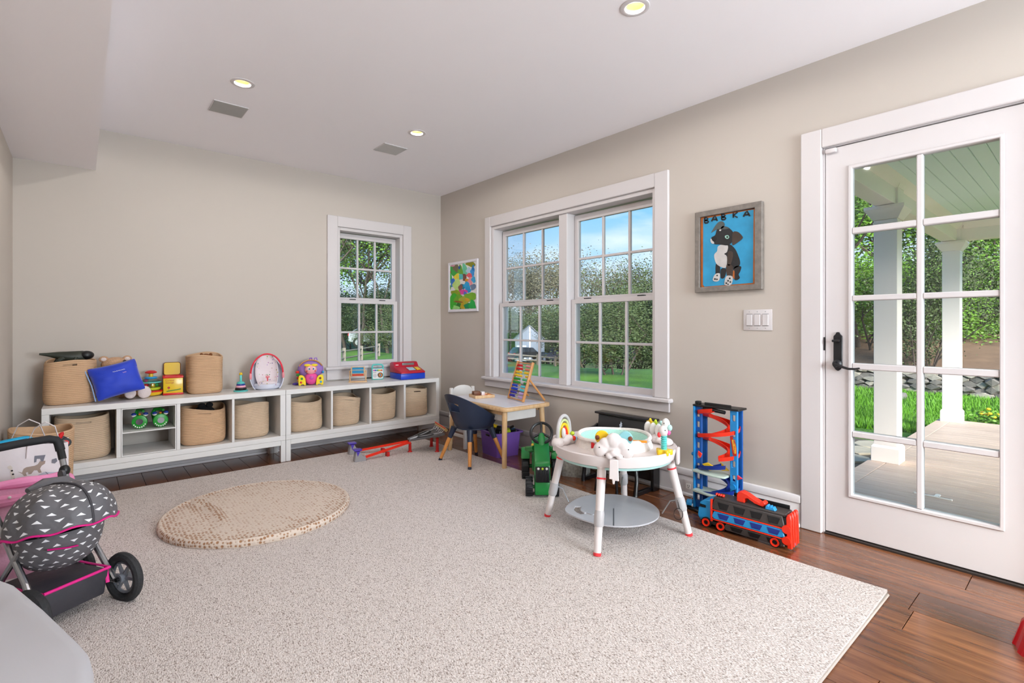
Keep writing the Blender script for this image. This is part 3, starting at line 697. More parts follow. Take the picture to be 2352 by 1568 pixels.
# ------------------------------------------------------------------ far away: driveway, garage, cars, fence
def decal(name, pts, mt, lift):
    poly = [at(u, d) for u, d in pts]
    v = [(p[0], p[1], gz(*p) + lift) for p in poly]
    return struct(name, (v, [tuple(range(len(v)))]), mt)
decal('driveway', [(1095, 44), (1200, 45), (1330, 47), (1330, 63), (1200, 64), (1095, 63)], mat('gravel', (196, 192, 190), .95, var=(2, .1)), .35)
gx, gy = at(1217, 69); gzz = gz(gx, gy) + .3
t = thing('garage', 'white gabled garage beyond the driveway, seen through wide window', 'building', (gx, gy, gzz), rz=-YAW)
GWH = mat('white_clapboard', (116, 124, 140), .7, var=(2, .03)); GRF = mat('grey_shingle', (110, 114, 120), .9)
obj('wall', prism([(-2.0, 0), (2.0, 0), (2.0, 3.0), (0, 4.75), (-2.0, 3.0)], 0, 6, 'xz'), GWH, t)
for s in (-1, 1):
    v, f = prism([(0, 4.75), (s * 2.25, 2.78), (s * 2.25, 2.9), (0, 4.9)], -.2, 6.2, 'xz'); obj('roof', (v, f), GRF, t)
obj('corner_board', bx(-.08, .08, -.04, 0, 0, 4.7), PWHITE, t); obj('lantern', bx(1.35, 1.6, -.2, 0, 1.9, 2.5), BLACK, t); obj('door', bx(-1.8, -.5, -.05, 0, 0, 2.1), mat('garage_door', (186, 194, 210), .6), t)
CARP = mat('car_paint_black', (24, 26, 30), .2, coat=.6); CARS = mat('car_paint_silver', (176, 182, 190), .25, coat=.5); CGL = mat('car_glass', (40, 46, 54), .1)
TYRE = mat('tyre', (20, 20, 20), .8); RIM = mat('car_rim', (150, 152, 156), .3, metal=.8)
def car(label, u, dep, rz, paint, L=4.4, H=1.55):
    x, y = at(u, dep); t = thing('car', label, 'car', (x, y, gz(x, y) + .33), rz=rz)
    prof = [(-L / 2, .35), (L / 2, .35), (L / 2, .8), (L * .42, .92), (L * .2, .98), (L * .06, H - .04), (-L * .34, H), (-L * .46, 1.0), (-L / 2, .9)]
    obj('body', bev(prism(prof, -.85, .85, 'xz'), .05, 1), paint, t)
    obj('windscreen', prism([(L * .18, 1.0), (L * .055, H - .1), (-.05, H - .1), (-.05, 1.0)], -.862, .862, 'xz'), CGL, t); obj('side_window', prism([(-.12, 1.0), (-.12, H - .1), (-L * .33, H - .07), (-L * .42, 1.02)], -.862, .862, 'xz'), CGL, t)
    for sx in (-.31, .31):
        for sy in (-1, 1):
            w = obj('wheel', cyl((L * sx, sy * .68, .33), (L * sx, sy * .88, .33), .33, n=18), TYRE, t); obj('rim', cyl((L * sx, sy * .86, .33), (L * sx, sy * .895, .33), .2, n=14), RIM, w)
    for sy in (-1, 1): obj('tail_lamp', bx(-L / 2 - .02, -L / 2 + .06, sy * .7 - .12, sy * .7 + .12, .75, .9), RED, t)
    return t
car('black car parked before the white garage', 1212, 60, -YAW + .5, CARP)
car('dark car with red tail lamp parked right of the garage', 1284, 55, -YAW + 2.2, CARP, 4.6, 1.7)
car('silver car far across the grass behind the narrow window', 862, 33, -YAW + .2, CARS, 3.2, 1.2)
RAIL = wood('fence_rail', (108, 100, 92), (140, 130, 120), .9, (2, 9, 9), 3)
fe = thing('rail_fence', 'weathered two-rail fence across the lawn before the driveway', 'fence', (0, 0, 0))
fu = [at(u, 30) for u in (1120, 1155, 1195, 1235, 1275, 1315)]
for i, p in enumerate(fu):
    obj('post', bx(p[0] - .06, p[0] + .06, p[1] - .06, p[1] + .06, gz(*p) - .1, gz(*p) + .62), RAIL, fe)
    if i:
        q = fu[i - 1]
        for h in (.25, .5): obj('rail', cyl((q[0], q[1], gz(*q) + h), (p[0], p[1], gz(*p) + h), .045, n=7), RAIL, fe)
fe = thing('rail_fence', 'low rail fence sloping across the grass behind the narrow window', 'fence', (0, 0, 0))
fu = [at(u, d) for u, d in ((745, 16), (790, 18.5), (830, 21), (870, 24))]
for i, p in enumerate(fu):
    obj('post', bx(p[0] - .05, p[0] + .05, p[1] - .05, p[1] + .05, gz(*p) - .1, gz(*p) + .6), RAIL, fe)
    if i:
        q = fu[i - 1]
        for h in (.22, .48): obj('rail', cyl((q[0], q[1], gz(*q) + h), (p[0], p[1], gz(*p) + h), .03, n=6), RAIL, fe)
# ------------------------------------------------------------------ rug
def rug_mat():
    m = bpy.data.materials.new('woven_rug'); m.use_nodes = True; t = m.node_tree; b = t.nodes['Principled BSDF']; b.inputs['Roughness'].default_value = .95; b.inputs['Specular IOR Level'].default_value = .15
    tcn = t.nodes.new('ShaderNodeTexCoord')
    mpn = t.nodes.new('ShaderNodeMapping'); mpn.inputs['Scale'].default_value = (1.0, .55, 1.0); t.links.new(tcn.outputs['Object'], mpn.inputs[0])
    vo = t.nodes.new('ShaderNodeTexVoronoi'); vo.inputs['Scale'].default_value = 230; t.links.new(mpn.outputs[0], vo.inputs['Vector'])
    n = t.nodes.new('ShaderNodeTexNoise'); n.inputs['Scale'].default_value = 240; n.inputs['Detail'].default_value = 2; t.links.new(mpn.outputs[0], n.inputs['Vector'])
    r = t.nodes.new('ShaderNodeValToRGB'); cr = r.color_ramp; cr.elements[0].position = .30; cr.elements[0].color = lin((140, 125, 117)); cr.elements[1].position = .44; cr.elements[1].color = lin((206, 195, 189)); e = cr.elements.new(.66); e.color = lin((224, 214, 209)); t.links.new(n.outputs['Fac'], r.inputs[0])
    t.links.new(r.outputs[0], b.inputs['Base Color'])
    bp = t.nodes.new('ShaderNodeBump'); bp.inputs['Strength'].default_value = .7; bp.inputs['Distance'].default_value = .004; bp.invert = True; t.links.new(vo.outputs['Distance'], bp.inputs['Height']); t.links.new(bp.outputs[0], b.inputs['Normal'])
    return m
ZR = .012
rug = thing('area_rug', 'large beige woven rug covering most of the floor', 'rug', (1.12, 2.37, 0))
def rugf(u, v):
    x = -1.37 + 2.74 * u; y = -1.81 + 3.62 * v
    lift = .006 * max(0, 1 - abs(u - 1) * 9) * max(0, 1 - v * 14)
    return (x, y, ZR + .0012 * mnoise.noise(Vector((x * 2.3, y * 2.3, 1))) + lift)
obj('pile', sheet(rugf, 46, 60, .0105), rug_mat(), rug, smooth=60)
BIND = mat('rug_binding', (184, 172, 162), .95, bump=(300, .4))
for a, b in (((-1.371, -1.811), (1.371, -1.811)), ((1.371, -1.811), (1.371, 1.811)), ((-1.371, 1.811), (1.371, 1.811)), ((-1.371, -1.811), (-1.371, 1.811))):
    obj('binding', tube([(a[0] + (b[0] - a[0]) * k / 12, a[1] + (b[1] - a[1]) * k / 12, .0068) for k in range(13)], .0062, 6), BIND, rug)

# ------------------------------------------------------------------ cube shelves
def shelf(label, x0, x1, opens):
    yf, yb = 4.29, 4.672
    t = thing('cube_shelf', label, 'shelf', ((x0 + x1) / 2, yf, 0), group='low white cube shelves along the back wall')
    O = t.location
    def L(nm, a, b, y0, y1, z0, z1, r=.002): return obj(nm, bev(bx(a - O.x, b - O.x, y0 - O.y, y1 - O.y, z0, z1), r, 1), SHELFW, t)
    L('top_board', x0, x1, yf, yb, .541, .58); L('bottom_board', x0, x1, yf, yb, .1745, .212)
    L('side_panel', x0, opens[0][0], yf, yb, .2125, .5405); L('side_panel', opens[-1][1], x1, yf, yb, .2125, .5405)
    for a, b in zip(opens, opens[1:]): L('divider', a[1], b[0], yf + .003, yb - .01, .2125, .5405, .001)
    L('front_rail', x0 + .0375, x1 - .0375, yf, yf + .022, .134, .1735); L('back_rail', x0 + .0375, x1 - .0375, yb - .022, yb, .134, .1735)
    for a in (x0, x1 - .037):
        for y in (yf, yb - .037): L('leg', a, a + .037, y, y + .037, 0, .1735)
    return t
s1 = shelf('white four-cube shelf with a divided cubby holding green toys', -.186, 1.2625, [(-.149, .183), (.207, .522), (.544, .875), (.892, 1.221)])
s2 = shelf('white four-cube shelf below the narrow window', 1.265, 2.722, [(1.304, 1.633), (1.65, 1.983), (2.002, 2.329), (2.349, 2.685)])
O = s1.location
ins = obj('insert_box', bev(holed(.2085 - O.x, .5205 - O.x, .2135, .5395, [(.2155 - O.x, .5135 - O.x, .2205, .5325)], .004, .37, 'xz'), .001, 1), SHELFW, s1)
obj('insert_shelf', bx(.2157 - O.x, .5133 - O.x, .006, .36, .3695, .377), SHELFW, ins)

# ------------------------------------------------------------------ rope baskets
def rope_mat(name, c):
    return mat(name, c, .9, var=(9, .14), bump=(420, .5), spec=.2)
ROPE = rope_mat('cotton_rope', (216, 178, 142)); ROPE2 = rope_mat('cotton_rope_pale', (216, 190, 162))
def basket_geo(w, d, h, seed, slit=True, taper=.0, wob=.012, K=48, pw=3.4):
    R = random.Random(seed); ph = [R.uniform(0, 6.28) for _ in range(5)]
    def rad(a):
        c, s = abs(math.cos(a)), abs(math.sin(a)); return 1.0 / ((c ** pw + s ** pw) ** (1 / pw))
    def pt(a, z, off):
        t = z / h; k = 1 + taper * (t - .5) + .02 * math.sin(3.0 * t + ph[0]); r = rad(a)
        edge = 1 - .16 * math.exp(-t * 22)
        wb = wob * t * (math.sin(2 * a + ph[1]) * .6 + math.sin(3 * a + ph[2]) * .5)
        x = math.cos(a) * r * (w / 2 * k * edge + wb + off); y = math.sin(a) * r * (d / 2 * k * edge + wb + off)
        zz = z + t ** 3 * .016 * (math.sin(2 * a + ph[3]) * .7 + math.sin(a + ph[4]) * .5)
        return (x, y, zz)
    nr = int(h / .0118); rings = []
    for i in range(nr):
        for q, o in ((.0, -.0012), (.35, .0022), (.7, .0022)): rings.append(((i + q) / nr * h, o))
    rings.append((h, 0.0)); top_i = len(rings) - 1
    rings.append((h + .003, -.005)); rings.append((h, -.010))
    for k in range(1, 9): rings.append((h - (h - .014) * k / 8, -.011))
    v = [pt(2 * PI * k / K, z, o) for z, o in rings for k in range(K)]
    f = []
    def cut(z, k):
        a = 2 * PI * (k + .5) / K; return slit and abs((a - 1.5 * PI)) < .3 and .885 * h < z < .925 * h
    for i in range(len(rings) - 1):
        z = (rings[i][0] + rings[i + 1][0]) / 2
        for k in range(K):
            if cut(z, k) and i <= top_i: continue
            l = (k + 1) % K; f.append((i * K + k, i * K + l, (i + 1) * K + l, (i + 1) * K + k))
    f.append(tuple(range(K))[::-1]); f.append(tuple((len(rings) - 1) * K + k for k in range(K)))
    return v, f
def basket(label, loc, w, d, h, seed, slit=True, taper=0.0, rz=0.0, m=None, group='tan rope baskets', wob=.012):
    t = thing('rope_basket', label, 'basket', loc, rz=rz, group=group)
    obj('woven_body', basket_geo(w, d, h, seed, slit, taper, wob), m or ROPE, t, smooth=50)
    if slit: obj('slot_shade_bar', rbox((0, -d / 2 + .0125, h * .906), (.085, .003, .008), .001), mat('slot_shadow', (60, 42, 30), .9), t)  # dark bar whose colour stands for the shade inside the slot
    return t
basket('tan rope basket with handle slot, in the cubby behind the animal-print bag', (.014, 4.492, .2125), .288, .28, .278, 1, wob=.008, m=ROPE2)
basket('tan rope basket with handle slot and black plush inside, right of green toys', (.71, 4.478, .2125), .298, .28, .268, 2, rz=-.06, wob=.006)
basket('tan rope basket without slot, in the cubby under the doll seat', (1.032, 4.488, .2125), .268, .28, .264, 3, slit=False, rz=.03, wob=.008, m=ROPE2)
basket('slouching tan rope basket in the first cubby under pink toy', (1.452, 4.478, .2125), .285, .29, .255, 4, slit=False, rz=.05, m=ROPE2)
basket('tan rope basket with raised right corner, in the cubby under wooden spinner', (1.808, 4.482, .2125), .272, .28, .252, 5, taper=.06, m=ROPE2)
basket('tan rope basket without slot, under the teal toy radio', (2.165, 4.50, .2125), .29, .28, .266, 6, slit=False, wob=.006, m=ROPE2)
basket('tan rope basket in the cubby nearest the window corner', (2.508, 4.488, .2125), .29, .28, .268, 7, wob=.008, m=ROPE2)
basket('wide tan rope basket holding a dark toy, on shelf top by left wall', (-.052, 4.525, .5805), .268, .235, .286, 8, wob=.007)
basket('tall narrow tan rope basket on shelf top beside stacking rings', (.735, 4.545, .5805), .232, .205, .292, 9, slit=False, taper=-.03, wob=.01)
basket('tall tan rope basket standing on floor behind the animal-print bag', (-.172, 4.06, .0135), .275, .26, .48, 10, slit=False, wob=.008, group='tan rope baskets')

# things in baskets
t = thing('toy_dinosaur', 'dark green and black toy reptile lying across wide basket', 'toy', (-.055, 4.50, .864), rz=.1)
CAMO = mat('camo_rubber', (46, 50, 40), .5, var=(18, .7))
obj('body', tube([(-.15, 0, .052), (-.11, 0, .047), (-.06, .0, .04), (-.02, .0, .03), (.03, 0, .025), (.07, 0, .03), (.1, 0, .03)], [.006, .012, .024, .034, .04, .036, .02], 12), CAMO, t)
obj('head', ell((.085, -.01, .036), (.042, .034, .03), 14, 9), BLACK, t)
for s in (-1, 1):
    obj('leg', tube([(-.04, s * .025, .02), (-.06, s * .045, .005), (-.075, s * .04, -.02)], [.018, .013, .009], 8), CAMO, t)
    obj('leg', tube([(.03, s * .03, .02), (.02, s * .05, .0), (.0, s * .05, -.02)], [.014, .011, .008], 8), CAMO, t)
t = thing('plush_toy', 'brown plush head peeking out of tall shelf-top basket', 'plush', (.74, 4.545, .80))
BRN = mat('brown_plush', (132, 78, 40), .95, bump=(160, .8), var=(30, .2)); RST = mat('rust_plush', (150, 74, 46), .95, bump=(160, .8))
obj('head', ell((.0, -.03, .05), (.038, .036, .034), 14, 9), BRN, t); obj('ear', ell((.032, -.03, .075), (.012, .01, .014), 10, 6), BRN, t); obj('ear', ell((-.03, -.03, .076), (.012, .01, .014), 10, 6), BRN, t)
obj('body', ell((.01, .0, -.02), (.06, .06, .05), 14, 9), RST, t)
t = thing('plush_toy', 'black plush ears sticking out of cubby basket', 'plush', (.72, 4.47, .42))
BPL = mat('black_plush', (14, 14, 16), .95, bump=(160, .8))
obj('head', ell((0, 0, .0), (.08, .07, .07), 14, 9), BPL, t); obj('ear', ell((-.02, -.03, .072), (.026, .018, .022), 12, 7), BPL, t); obj('ear', ell((.03, -.03, .074), (.026, .018, .022), 12, 7), BPL, t)

# ------------------------------------------------------------------ toys on the left shelf top (z = .58)
ZT = .5805
GPL = mat('giraffe_plush', (206, 164, 130), .95, var=(26, .3), bump=(160, .8)); GSOLE = mat('plush_sole', (224, 208, 204), .95, bump=(160, .4))
t = thing('plush_giraffe', 'tan spotted plush animal sitting behind blue pillow', 'plush', (.235, 4.575, ZT))
obj('body', ell((0, .01, .10), (.09, .07, .10), 18, 12), GPL, t); h = obj('head', ell((-.045, .0, .242), (.082, .066, .054), 18, 12), GPL, t)
for s in (-1, 1):
    e = obj('ear', ell((-.045 + s * .066, -.01, .284), (.028, .014, .022), 12, 8), GPL, h); obj('inner_ear', ell((-.045 + s * .066, -.02, .283), (.017, .008, .014), 10, 6), GSOLE, e)
obj('horn', tube([(.0, -.05, .26), (.004, -.064, .27)], [.008, .01], 8), BLACK, h)
for x, y, r in ((.03, -.15, .036), (.112, -.125, .044)):
    l = obj('leg', tube([(x * .6, -.05, .045), (x * .9, y * .7, .045), (x, y + .012, .045)], [.036, .034, r], 14), GPL, t); obj('sole', ell((x, y, .045), (r * .92, .014, r), 16, 9), GSOLE, l)
PIL = mat('blue_satin', (16, 56, 190), .6, var=(9, .25), sheen=.3)
def pillow_geo(w, h, th, n=22):
    v, f, = [], []
    for sgn in (1, -1):
        for j in range(n + 1):
            for i in range(n + 1):
                a, b = i / n * 2 - 1, j / n * 2 - 1
                k = (max(0, 1 - abs(a) ** 2.6) * max(0, 1 - abs(b) ** 2.6)) ** .55
                x = a * w / 2 * (1 - .05 * (1 - b * b)) * (1 - .05 * (a * b) ** 6); z = b * h / 2 * (1 - .08 * (1 - a * a)) * (1 - .05 * (a * b) ** 6)
                v.append((x, -sgn * th / 2 * k + .009 * mnoise.noise(Vector((a * 2.2 + b, b * 3.1, sgn))) * (1 - a ** 6) * (1 - b ** 6), z))
    m = n + 1; o = m * m
    for j in range(n):
        for i in range(n):
            q = (j * m + i, j * m + i + 1, (j + 1) * m + i + 1, (j + 1) * m + i); f.append(q); f.append(tuple(x + o for x in q[::-1]))
    bm = bm_of((v, f)); bmesh.ops.remove_doubles(bm, verts=bm.verts, dist=.0035); return geo_of(bm)
t = thing('throw_pillow', 'bright blue satin pillow with tiny stitched lettering, leaning on shelf top', 'pillow', (.19, 4.39, ZT + .152), rot=(-.30, -.24, .08))
obj('cushion', pillow_geo(.275, .235, .105), PIL, t, smooth=60)
obj('edge_piping', tube([(x, .012, z) for x, z in [(-.145, .108), (-.138, 0), (-.145, -.108)]], .004, 6), mat('pale_blue_piping', (150, 176, 216), .7), t)
for k, (dx, dz, w) in enumerate(((0, .046, .068), (.012, .026, .05))):
    pts = [(-w / 2 + w * i / 18, .0028 * math.sin(i * 2.4)) for i in range(19)]
    v, f = prism(ribbon(pts, .0022), -.0012, 0, 'xz'); obj('stitched_lettering', ([(p[0] + dx + .02, p[1] - .052, p[2] + dz) for p in v], f), mat('thread_white', (226, 226, 236), .7) if k == 0 else mat('thread_pink', (228, 170, 190), .7), t)

t = thing('carousel_toy', 'push-down carousel toy with red knob and clear dome', 'toy', (.398, 4.597, ZT))
CLEAR = glass('clear_plastic', (236, 244, 244), .12)
obj('base', lathe([(.03, 0), (.06, .006), (.074, .022), (.076, .03), (.0, .03)], 28), YEL, t); obj('rim', lathe([(.06, .0305), (.077, .0305), (.078, .04), (.06, .042)], 28, cap=False), RED, t)
obj('bowl', lathe([(.05, .042), (.058, .046), (.062, .062), (.05, .064), (.0, .05)], 24), LIME, t); obj('dome', lathe([(.063, .064), (.064, .09), (.058, .11), (.045, .122), (.02, .126)], 28, cap=False), CLEAR, t)
obj('band', lathe([(.058, .098), (.066, .098), (.066, .104), (.058, .106)], 28, cap=False), TEAL, t); obj('cap', lathe([(.0, .126), (.036, .126), (.042, .132), (.036, .14), (.0, .142)], 24), SKYB, t)
obj('stem', cyl((0, 0, .14), (0, 0, .163), .0145, .013, 16), YEL, t); obj('knob', lathe([(.0, .162), (.016, .163), (.037, .17), (.038, .176), (.024, .186), (.0, .189)], 24), RED, t)
for k, (c, r) in enumerate(((RED, .014), (YEL, .014), (GRN, .013), (ORG, .013), (PNK, .012))):
    a = k * 1.25 + 3.7; z = .078 if k != 4 else .112; obj('ball', ell((.036 * math.cos(a), .036 * math.sin(a), z), r, 12, 8), c, t)

TIN = mat('yellow_tin', (228, 190, 26), .3, coat=.3)
t = thing('jack_in_the_box', 'yellow tin box with red rims and raised lid, on shelf top', 'toy', (.535, 4.60, ZT), rz=-.08)
obj('box', rbox((0, 0, .069), (.124, .124, .116), .003), TIN, t); obj('bottom_rim', rbox((0, 0, .008), (.13, .13, .016), .005), RED, t)
obj('top_rim', bev(holed(-.066, .066, -.066, .066, [(-.05, .05, -.05, .05)], .126, .142, 'xy'), .005, 2), RED, t)
l = obj('lid', bev(prism(rrect(-.055, .05, .146, .24, .014), .052, .058, 'xz'), .001, 1), TIN, t, rot=(-.06, 0, 0)); obj('lid_edge', tube([(x, .055, z) for x, z in rrect(-.055, .05, .146, .24, .014)], .0035, 6, closed=True), mat('maroon_edge', (96, 26, 18), .4), l)
GPR = mat('print_green', (60, 120, 44), .5); obj('printed_ground', prism(ribbon([(-.042, .028), (-.01, .033), (.02, .036), (.048, .042)], .007), -.0626, -.0622, 'xz'), GPR, t)
obj('printed_flower', prism(circ(-.028, .055, .009, 8), -.0627, -.0622, 'xz'), mat('print_red', (176, 40, 40), .5), t); obj('printed_stalk', prism(ribbon([(-.028, .03), (-.028, .048)], .002), -.0625, -.0621, 'xz'), GPR, t)
def text_mesh(s, size, mt, name='lettering'):
    cu = bpy.data.curves.new('txt', 'FONT'); cu.body = s; cu.size = size; cu.align_x = 'CENTER'; cu.extrude = size * .02
    o = bpy.data.objects.new('txt', cu); COL.objects.link(o); bpy.context.view_layer.update()
    dg = bpy.context.evaluated_depsgraph_get(); me = bpy.data.meshes.new_from_object(o.evaluated_get(dg)); bpy.data.objects.remove(o)
    me.name = name; me.materials.clear(); me.materials.append(mt); return me
obj('lettering', text_mesh('Curious\nGeorge', .017, mat('print_red', (176, 40, 40), .5)), None, t, loc=(-.022, -.0626, .104), rot=(PI / 2, 0, 0))

t = thing('stacking_rings', 'teal stacking-ring toy with blue, pink and black rings', 'toy', (.967, 4.44, ZT))
obj('base', lathe([(0, 0), (.05, 0), (.053, .005), (.048, .01), (0, .011)], 28), TEAL, t)
for z, r, c, h in ((.0112, .042, BLACK, .019), (.0305, .037, P('rose', (240, 170, 190)), .016), (.0468, .033, DBLUE, .013)):
    obj('ring', lathe([(.01, z), (r - .003, z), (r, z + h * .4), (r - .005, z + h), (.01, z + h)], 26), c, t)
obj('dome', lathe([(.0, .06), (.029, .0602), (.03, .066), (.02, .076), (.0, .078)], 24), TEAL, t); obj('post', rbox((0, 0, .102), (.016, .012, .056), .004), TEAL, t); obj('finial', lathe([(0, .13), (.011, .13), (.013, .135), (.009, .148), (0, .149)], 16), YEL, t)

# doll carrier seat
SHL = P('pale_grey_shell', (206, 208, 222)); LIN = None
def liner_mat():
    m = bpy.data.materials.new('sprigged_liner'); m.use_nodes = True; tt = m.node_tree; b = tt.nodes['Principled BSDF']; b.inputs['Roughness'].default_value = .9
    tcn = tt.nodes.new('ShaderNodeTexCoord'); vo = tt.nodes.new('ShaderNodeTexVoronoi'); vo.inputs['Scale'].default_value = 46; tt.links.new(tcn.outputs['Object'], vo.inputs['Vector'])
    r = tt.nodes.new('ShaderNodeValToRGB'); r.color_ramp.elements[0].position = .2; r.color_ramp.elements[1].position = .28; r.color_ramp.elements[0].color = (1, 1, 1, 1); r.color_ramp.elements[1].color = (0, 0, 0, 1); tt.links.new(vo.outputs['Distance'], r.inputs[0])
    mx = tt.nodes.new('ShaderNodeMixRGB'); tt.links.new(r.outputs[0], mx.inputs[0]); mx.inputs[1].default_value = lin((228, 216, 220))
    h = tt.nodes.new('ShaderNodeMixRGB'); h.inputs[0].default_value = .55; tt.links.new(vo.outputs['Color'], h.inputs[1]); h.inputs[2].default_value = lin((170, 140, 140)); tt.links.new(h.outputs[0], mx.inputs[2]); tt.links.new(mx.outputs[0], b.inputs['Base Color'])
    return m
t = thing('doll_carrier', 'grey doll carrier seat with sprigged liner and red-pink handle', 'doll carrier', (1.165, 4.455, ZT), rz=-.18)
def shell(u, v, w0=.118, dp=.085, zt=.255, k=1.0):
    a = (u - .5) * PI * .98                                    # across
    z = .004 + v * zt; wide = w0 * (.78 + .3 * math.sin(PI * min(1, v * 1.02) ** .8)) * (1 - .32 * max(0, v - .72) / .28)
    back = .055 + .055 * v
    return (math.sin(a) * wide * k, back - (1 - abs(math.cos(a)) ** .8) * dp * (1.25 - .75 * v) * 1.0 + 0.0, z)
obj('shell', sheet(lambda u, v: shell(u, v), 26, 18, .007), SHL, t, smooth=60)
obj('seat_base', lathe([(0, 0), (.075, 0), (.095, .012), (.1, .035), (.09, .05), (0, .04)], 26, c=(0, .0, 0), sy=.72), SHL, t)
obj('liner', sheet(lambda u, v: (lambda p: (p[0] * .72, p[1] - .012 - .045 * max(0, 1 - v * 4), p[2] + .03))(shell(.5 + (u - .5) * .8, v * .92)), 18, 16, .006), liner_mat(), t, smooth=60)
obj('liner_seat', ell((0, -.03, .052), (.07, .042, .02), 18, 9), liner_mat(), t)
HR = P('coral_red', (226, 52, 72)); obj('handle', tube([(.118 * math.cos(a) * 1.02, .0, .12 + .168 * math.sin(a)) for a in [PI * k / 20 for k in range(21)]], .0068, 8), HR, t)
for s in (-1, 1): obj('handle_hub', ell((s * .121, 0, .108), (.011, .013, .03), 12, 8), P('soft_pink', (240, 150, 160)), t)
obj('buckle', tube([(.012 * math.cos(a), -.05, .104 + .008 * math.sin(a)) for a in [6.283 * k / 12 for k in range(12)]], .003, 6, closed=True), HR, t)
obj('strap', rbox((0, -.043, .085), (.008, .002, .04), .001), HR, t)

# plush activity doll
t = thing('activity_doll', 'purple-hooded pink plush activity toy with yellow side pads', 'toy', (1.545, 4.535, ZT), rz=-.3)
HOOD = mat('lilac_plush', (160, 122, 196), .9, bump=(120, .3)); PKP = mat('hot_pink_plush', (232, 84, 160), .85, bump=(120, .3)); SKN = mat('pink_face', (240, 168, 172), .7)
YPL = mat('yellow_pad', (244, 216, 40), .7)
obj('hood', ell((0, .03, .135), (.107, .07, .085), 22, 14), HOOD, t); obj('body', ell((.004, -.03, .058), (.055, .045, .055), 18, 12), PKP, t)
obj('backpack', ell((0, .035, .06), (.098, .06, .06), 18, 10), HOOD, t)
fc = obj('face', ell((.0, -.048, .138), (.05, .03, .042), 18, 12), SKN, t)
for s in (-1, 1):
    e = obj('eye', ell((.003 + s * .019, -.076, .146), (.0125, .005, .0135), 12, 8), WHT, fc); obj('pupil', ell((.003 + s * .017, -.0805, .145), (.0065, .002, .007), 10, 6), DBLUE, e)
    obj('cheek', ell((s * .034, -.072, .125), (.006, .004, .006), 8, 6), RED, fc)
    obj('hair', ell((s * .028, -.058, .176), (.028, .012, .012), 12, 7), YPL, fc)
    pad = [(s * x, z) for x, z in [(.04, .006), (.052, .0), (.058, .012), (.075, .012), (.086, .0), (.1, .004), (.103, .06), (.098, .088), (.08, .094), (.058, .084), (.045, .06)]]
    if s < 0: pad = pad[::-1]
    pd = obj('side_pad', bev(prism(pad, -.078, -.054, 'xz'), .006, 2), YPL, t)
    obj('dot', ell((s * .074, -.079, .062), (.010, .003, .011), 10, 6), GRN if s < 0 else mat('brown_dot', (120, 60, 30), .6), pd); obj('dot', ell((s * .08, -.079, .03), (.009, .003, .01), 10, 6), RED if s < 0 else SKYB, pd)
obj('belly_print', ell((.004, -.0735, .066), (.018, .003, .016), 10, 6), P('violet_print', (190, 70, 160)), t)
obj('headband', tube([(.1 * math.cos(a), -.012, .135 + .083 * math.sin(a)) for a in [PI * (.12 + .76 * k / 14) for k in range(15)]], .008, 6, flat=.5), mat('amber_ribbon', (228, 168, 40), .8), t)
for x, c in ((.0, PURP), (.04, HOOD)): obj('strap_loop', tube([(x - .012, .03, .21), (x - .006, .03, .232), (x + .008, .03, .234), (x + .014, .03, .212)], .006, 6), c, t)
for k, (z, c) in enumerate(((.115, ORED), (.09, GRN), (.065, RED), (.04, ORG))): obj('side_tab', ell((-.108 + .004 * k, -.012, z), (.016, .018, .011), 10, 7), c, t)
obj('tail_tab', ell((-.12, .0, .012), (.03, .02, .011), 10, 7), mat('indigo_plush', (84, 60, 150), .9), t); obj('knob', ell((.1, -.02, .11), (.01, .01, .012), 10, 7), SKYB, t)

# wooden spinning drum
t = thing('spinning_drum', 'small wooden spinning drum with blue and red panels', 'toy', (1.945, 4.455, ZT), rz=-.42)
obj('base', rbox((0, 0, .006), (.165, .07, .012), .004), PINE, t)
for s in (-1, 1): obj('post', rbox((s * .07, 0, .06), (.012, .03, .096), .004), PINE, t)
oc = [(.047 * math.cos(PI / 8 + PI / 4 * k), .047 * math.sin(PI / 8 + PI / 4 * k)) for k in range(8)]
for s in (-1, 1): obj('end_plate', bev(prism([(a, .098 + b * 1.02) for a, b in oc], s * .056 - .005, s * .056 + .005, 'yz'), .002, 1), PINE, t)
obj('axle', cyl((-.078, 0, .098), (.078, 0, .098), .004, n=10), PINE, t)
cs = [(.044 * math.cos(PI / 8 + PI / 4 * k), .044 * math.sin(PI / 8 + PI / 4 * k)) for k in range(8)]
for k in range(8):
    (a, b), (c, d) = cs[k], cs[(k + 1) % 8]; v = [(-.05, a, .098 + b), (.05, a, .098 + b), (.05, c, .098 + d), (-.05, c, .098 + d)]
    v += [(p[0], p[1] * .93, .098 + (p[2] - .098) * .93) for p in v]
    obj('panel', (v, [(0, 1, 2, 3), (7, 6, 5, 4), (0, 4, 5, 1), (1, 5, 6, 2), (2, 6, 7, 3), (3, 7, 4, 0)]), (P('panel_blue', (40, 140, 186)), P('panel_blue', (40, 140, 186)), P('panel_red', (232, 84, 74)), PINE)[(3, 0, 1, 1, 2, 2, 0, 3)[k]], t, smooth=0)
    obj('cross_bar', cyl((-.052, a, .098 + b), (.052, a, .098 + b), .003, n=6), PINE, t)

